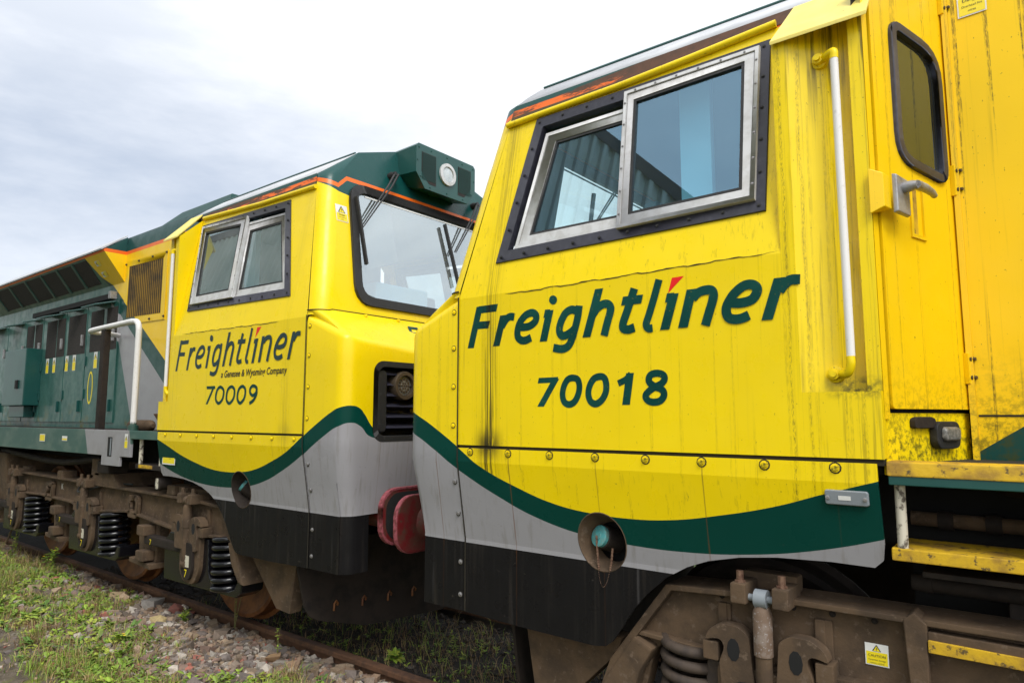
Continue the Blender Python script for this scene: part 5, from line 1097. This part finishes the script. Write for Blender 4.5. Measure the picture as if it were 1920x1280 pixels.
def plant(p, label, stems, leaves, size, seed, flowers=0, thin=.0028, leaf_up=.8, dry=False):
    r = random.Random(seed); root = empty('weed_plant', (p[0], p[1], gz(*p) - .01), label, 'weed', 'single weeds on the track bed')
    for h, lx, ly in stems:
        P = crom([(0, 0, 0), (lx * .25, ly * .25, h * .4), (lx * .55, ly * .6, h * .75), (lx, ly, h)], n=5)
        g = MB(); g.tube(P, [thin * (1 - .6 * i / len(P)) for i in range(len(P))], 5); g.build('stem', M['stem'], root)
        g, cols = MB(), []
        for k in range(leaves):
            q = P[int(r.uniform(.1, 1) * (len(P) - 1))]; leaf(g, cols, q, size * r.uniform(.5, 1.1), size * r.uniform(.13, .22), r.uniform(0, 6.28), r.uniform(.0, leaf_up), tone((DRY if dry else GREENS)[r.randrange(4)]))
        if leaves: o = raw_obj('foliage', g, M['leaf'], cols); o.parent = root
        for k in range(flowers):
            q = P[-1 - k * 3] if k * 3 < len(P) else P[-1]
            g = MB(); c = Vector(q) + Vector((r.uniform(-.02, .02), r.uniform(-.02, .02), .004)); n_ = 7
            for j in range(n_):
                a0, a1 = 2 * math.pi * j / n_, 2 * math.pi * (j + .8) / n_
                g.poly([c, c + Vector((math.cos(a0) * .012, math.sin(a0) * .012, .005)), c + Vector((math.cos(a1) * .012, math.sin(a1) * .012, .005))])
            g.build('flower', M['petal'], root, smooth=0)
    return root
plant((-5.50, -.82), 'tall bare twin stemmed weed standing in front of the brown wheel', [(.58, .03, .02), (.42, .14, .02), (.38, .02, -.02)], 3, .03, 1, 0, .004)
plant((-3.95, -.42), 'bright green feathery rosette growing between the rails', [(.03, .0, .0)] + [(.05, .02 * math.cos(a), .02 * math.sin(a)) for a in (0, 1.2, 2.4, 3.6, 4.8)], 9, .10, 2, 0, .003, .7)
plant((-4.62, -.98), 'thin forked weed with seed heads beside the rail', [(.26, .03, .0), (.22, -.05, .02), (.15, .07, -.03)], 6, .035, 3, 0, .0026)
plant((-3.15, .05), 'leafy weed with pale bent stems below the nearer cab', [(.36, .04, -.03), (.30, -.05, .03), (.26, .10, .0)], 14, .06, 4, 0, .003)
plant((-10.6, -.95), 'tall yellow flowered weed by the far wheels', [(.42, -.12, .05), (.36, .08, .03), (.30, -.04, -.06), (.40, .14, -.04)], 12, .06, 5, 2, .004)
plant((-9.2, -1.0), 'bushy green weed with small yellow flowers against the rail', [(.26, .06, .03), (.24, -.08, .04), (.20, .02, -.07), (.28, .0, .06)], 22, .07, 6, 1, .003)
plant((-6.05, -.98), 'bluish green ferny weed on the ballast below the wheel', [(.10, .03, .02), (.09, -.04, .02), (.08, .02, -.04), (.11, 0, .03)], 20, .05, 7, 0, .002)
plant((-5.9, -1.55), 'light green dock leaves in the dry grass', [(.08, .03, .02), (.07, -.04, .02), (.09, .02, -.04)], 9, .10, 8, 1, .003)
plant((-7.3, -1.75), 'broad leaved green weed at the edge of the moss', [(.08, .03, .02), (.07, -.05, .02), (.09, .02, -.05), (.06, .06, -.02)], 10, .11, 9, 0, .003)

# ------------------------------------------------------------------ what the windows mirror and what shows beneath the frames
def shed():
    root = empty('corrugated_shed', (-14, -9, -.16), 'dark grey corrugated shed mirrored in the cab windows', 'shed')
    ma = mat('grey green cladding', (.70, .74, .70), (.60, .64, .60), .6, 0, .8)
    # gable outline: slope down to the right, long wall to the left
    def top(x): return 12.2 if x < 5.8 else max(3.0, 12.2 - (x - 5.8) * 1.03)
    g = MB(); n = 520; lo_, hi_ = [], []; fl = MB()
    for k in range(n + 1):
        x = -34 + 46 * k / n; y = (.0, .10, .10, .0)[k % 4]; lo_.append((x, y, 0)); hi_.append((x, y, top(x)))
    g.grid([lo_, hi_]); g.build('cladding', ma, root, smooth=0)
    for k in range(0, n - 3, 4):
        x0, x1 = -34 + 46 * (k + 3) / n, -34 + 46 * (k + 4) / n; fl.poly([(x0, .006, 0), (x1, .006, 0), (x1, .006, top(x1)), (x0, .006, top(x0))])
    fl.build('flute_shade', mat('shaded flute', (.36, .39, .37), None, .8), root, smooth=0)  # darker strips in the flutes stand in for rib shade
    g = MB(); P = [(-34, .1, 12.2), (5.8, .1, 12.2), (12, .1, 12.2 - 6.2 * 1.03)]
    for a, b in zip(P, P[1:]): g.hexa([(a[0], .12, a[2]), (a[0], -.1, a[2]), (a[0], -.1, a[2] + .35), (a[0], .12, a[2] + .35)], [(b[0], .12, b[2]), (b[0], -.1, b[2]), (b[0], -.1, b[2] + .35), (b[0], .12, b[2] + .35)])
    g.build('barge_board', M['frame_black'], root)
    g = MB(); g.hexa([(-34, -.1, 0), (12, -.1, 0), (12, -.1, 5.6), (5.8, -.1, 12.2), (-34, -.1, 12.2)], [(-34, -8, 0), (12, -8, 0), (12, -8, 5.6), (5.8, -8, 12.2), (-34, -8, 12.2)]); g.build('roof', ma, root, smooth=0)
shed()
def bush(x, y, r, seed, label):
    rr = random.Random(seed); root = empty('bush', (x, y, -.16), label, 'bush', 'bushes beyond the track'); g, cols = MB(), []
    for i in range(900):
        a, e = rr.uniform(0, 6.28), rr.uniform(0, 1.5); d = r * rr.uniform(.45, 1) ** .6
        leaf(g, cols, (d * math.cos(a) * math.cos(e) * 1.3, d * math.sin(a) * math.cos(e), d * math.sin(e) + .1), .16, .045, rr.uniform(0, 6.28), rr.uniform(-.6, .8), tone(GREENS[rr.randrange(5)]))
    o = raw_obj('foliage', g, M['leaf'], cols); o.parent = root
    g = MB()
    for k in range(4): g.tube([(0, 0, 0), (rr.uniform(-.4, .4), rr.uniform(-.3, .3), r * .8)], [.03, .01], 6)
    g.build('branches', M['stem'], root)
bush(-3.6, 5.2, 1.5, 1, 'green bush glimpsed under the near cab, left of two')
bush(-1.6, 6.0, 1.6, 2, 'green bush glimpsed above the damper, right of two')
S.render.engine = 'CYCLES'; S.cycles.max_bounces = 8; S.cycles.transparent_max_bounces = 12; S.cycles.caustics_reflective = False; S.cycles.caustics_refractive = False
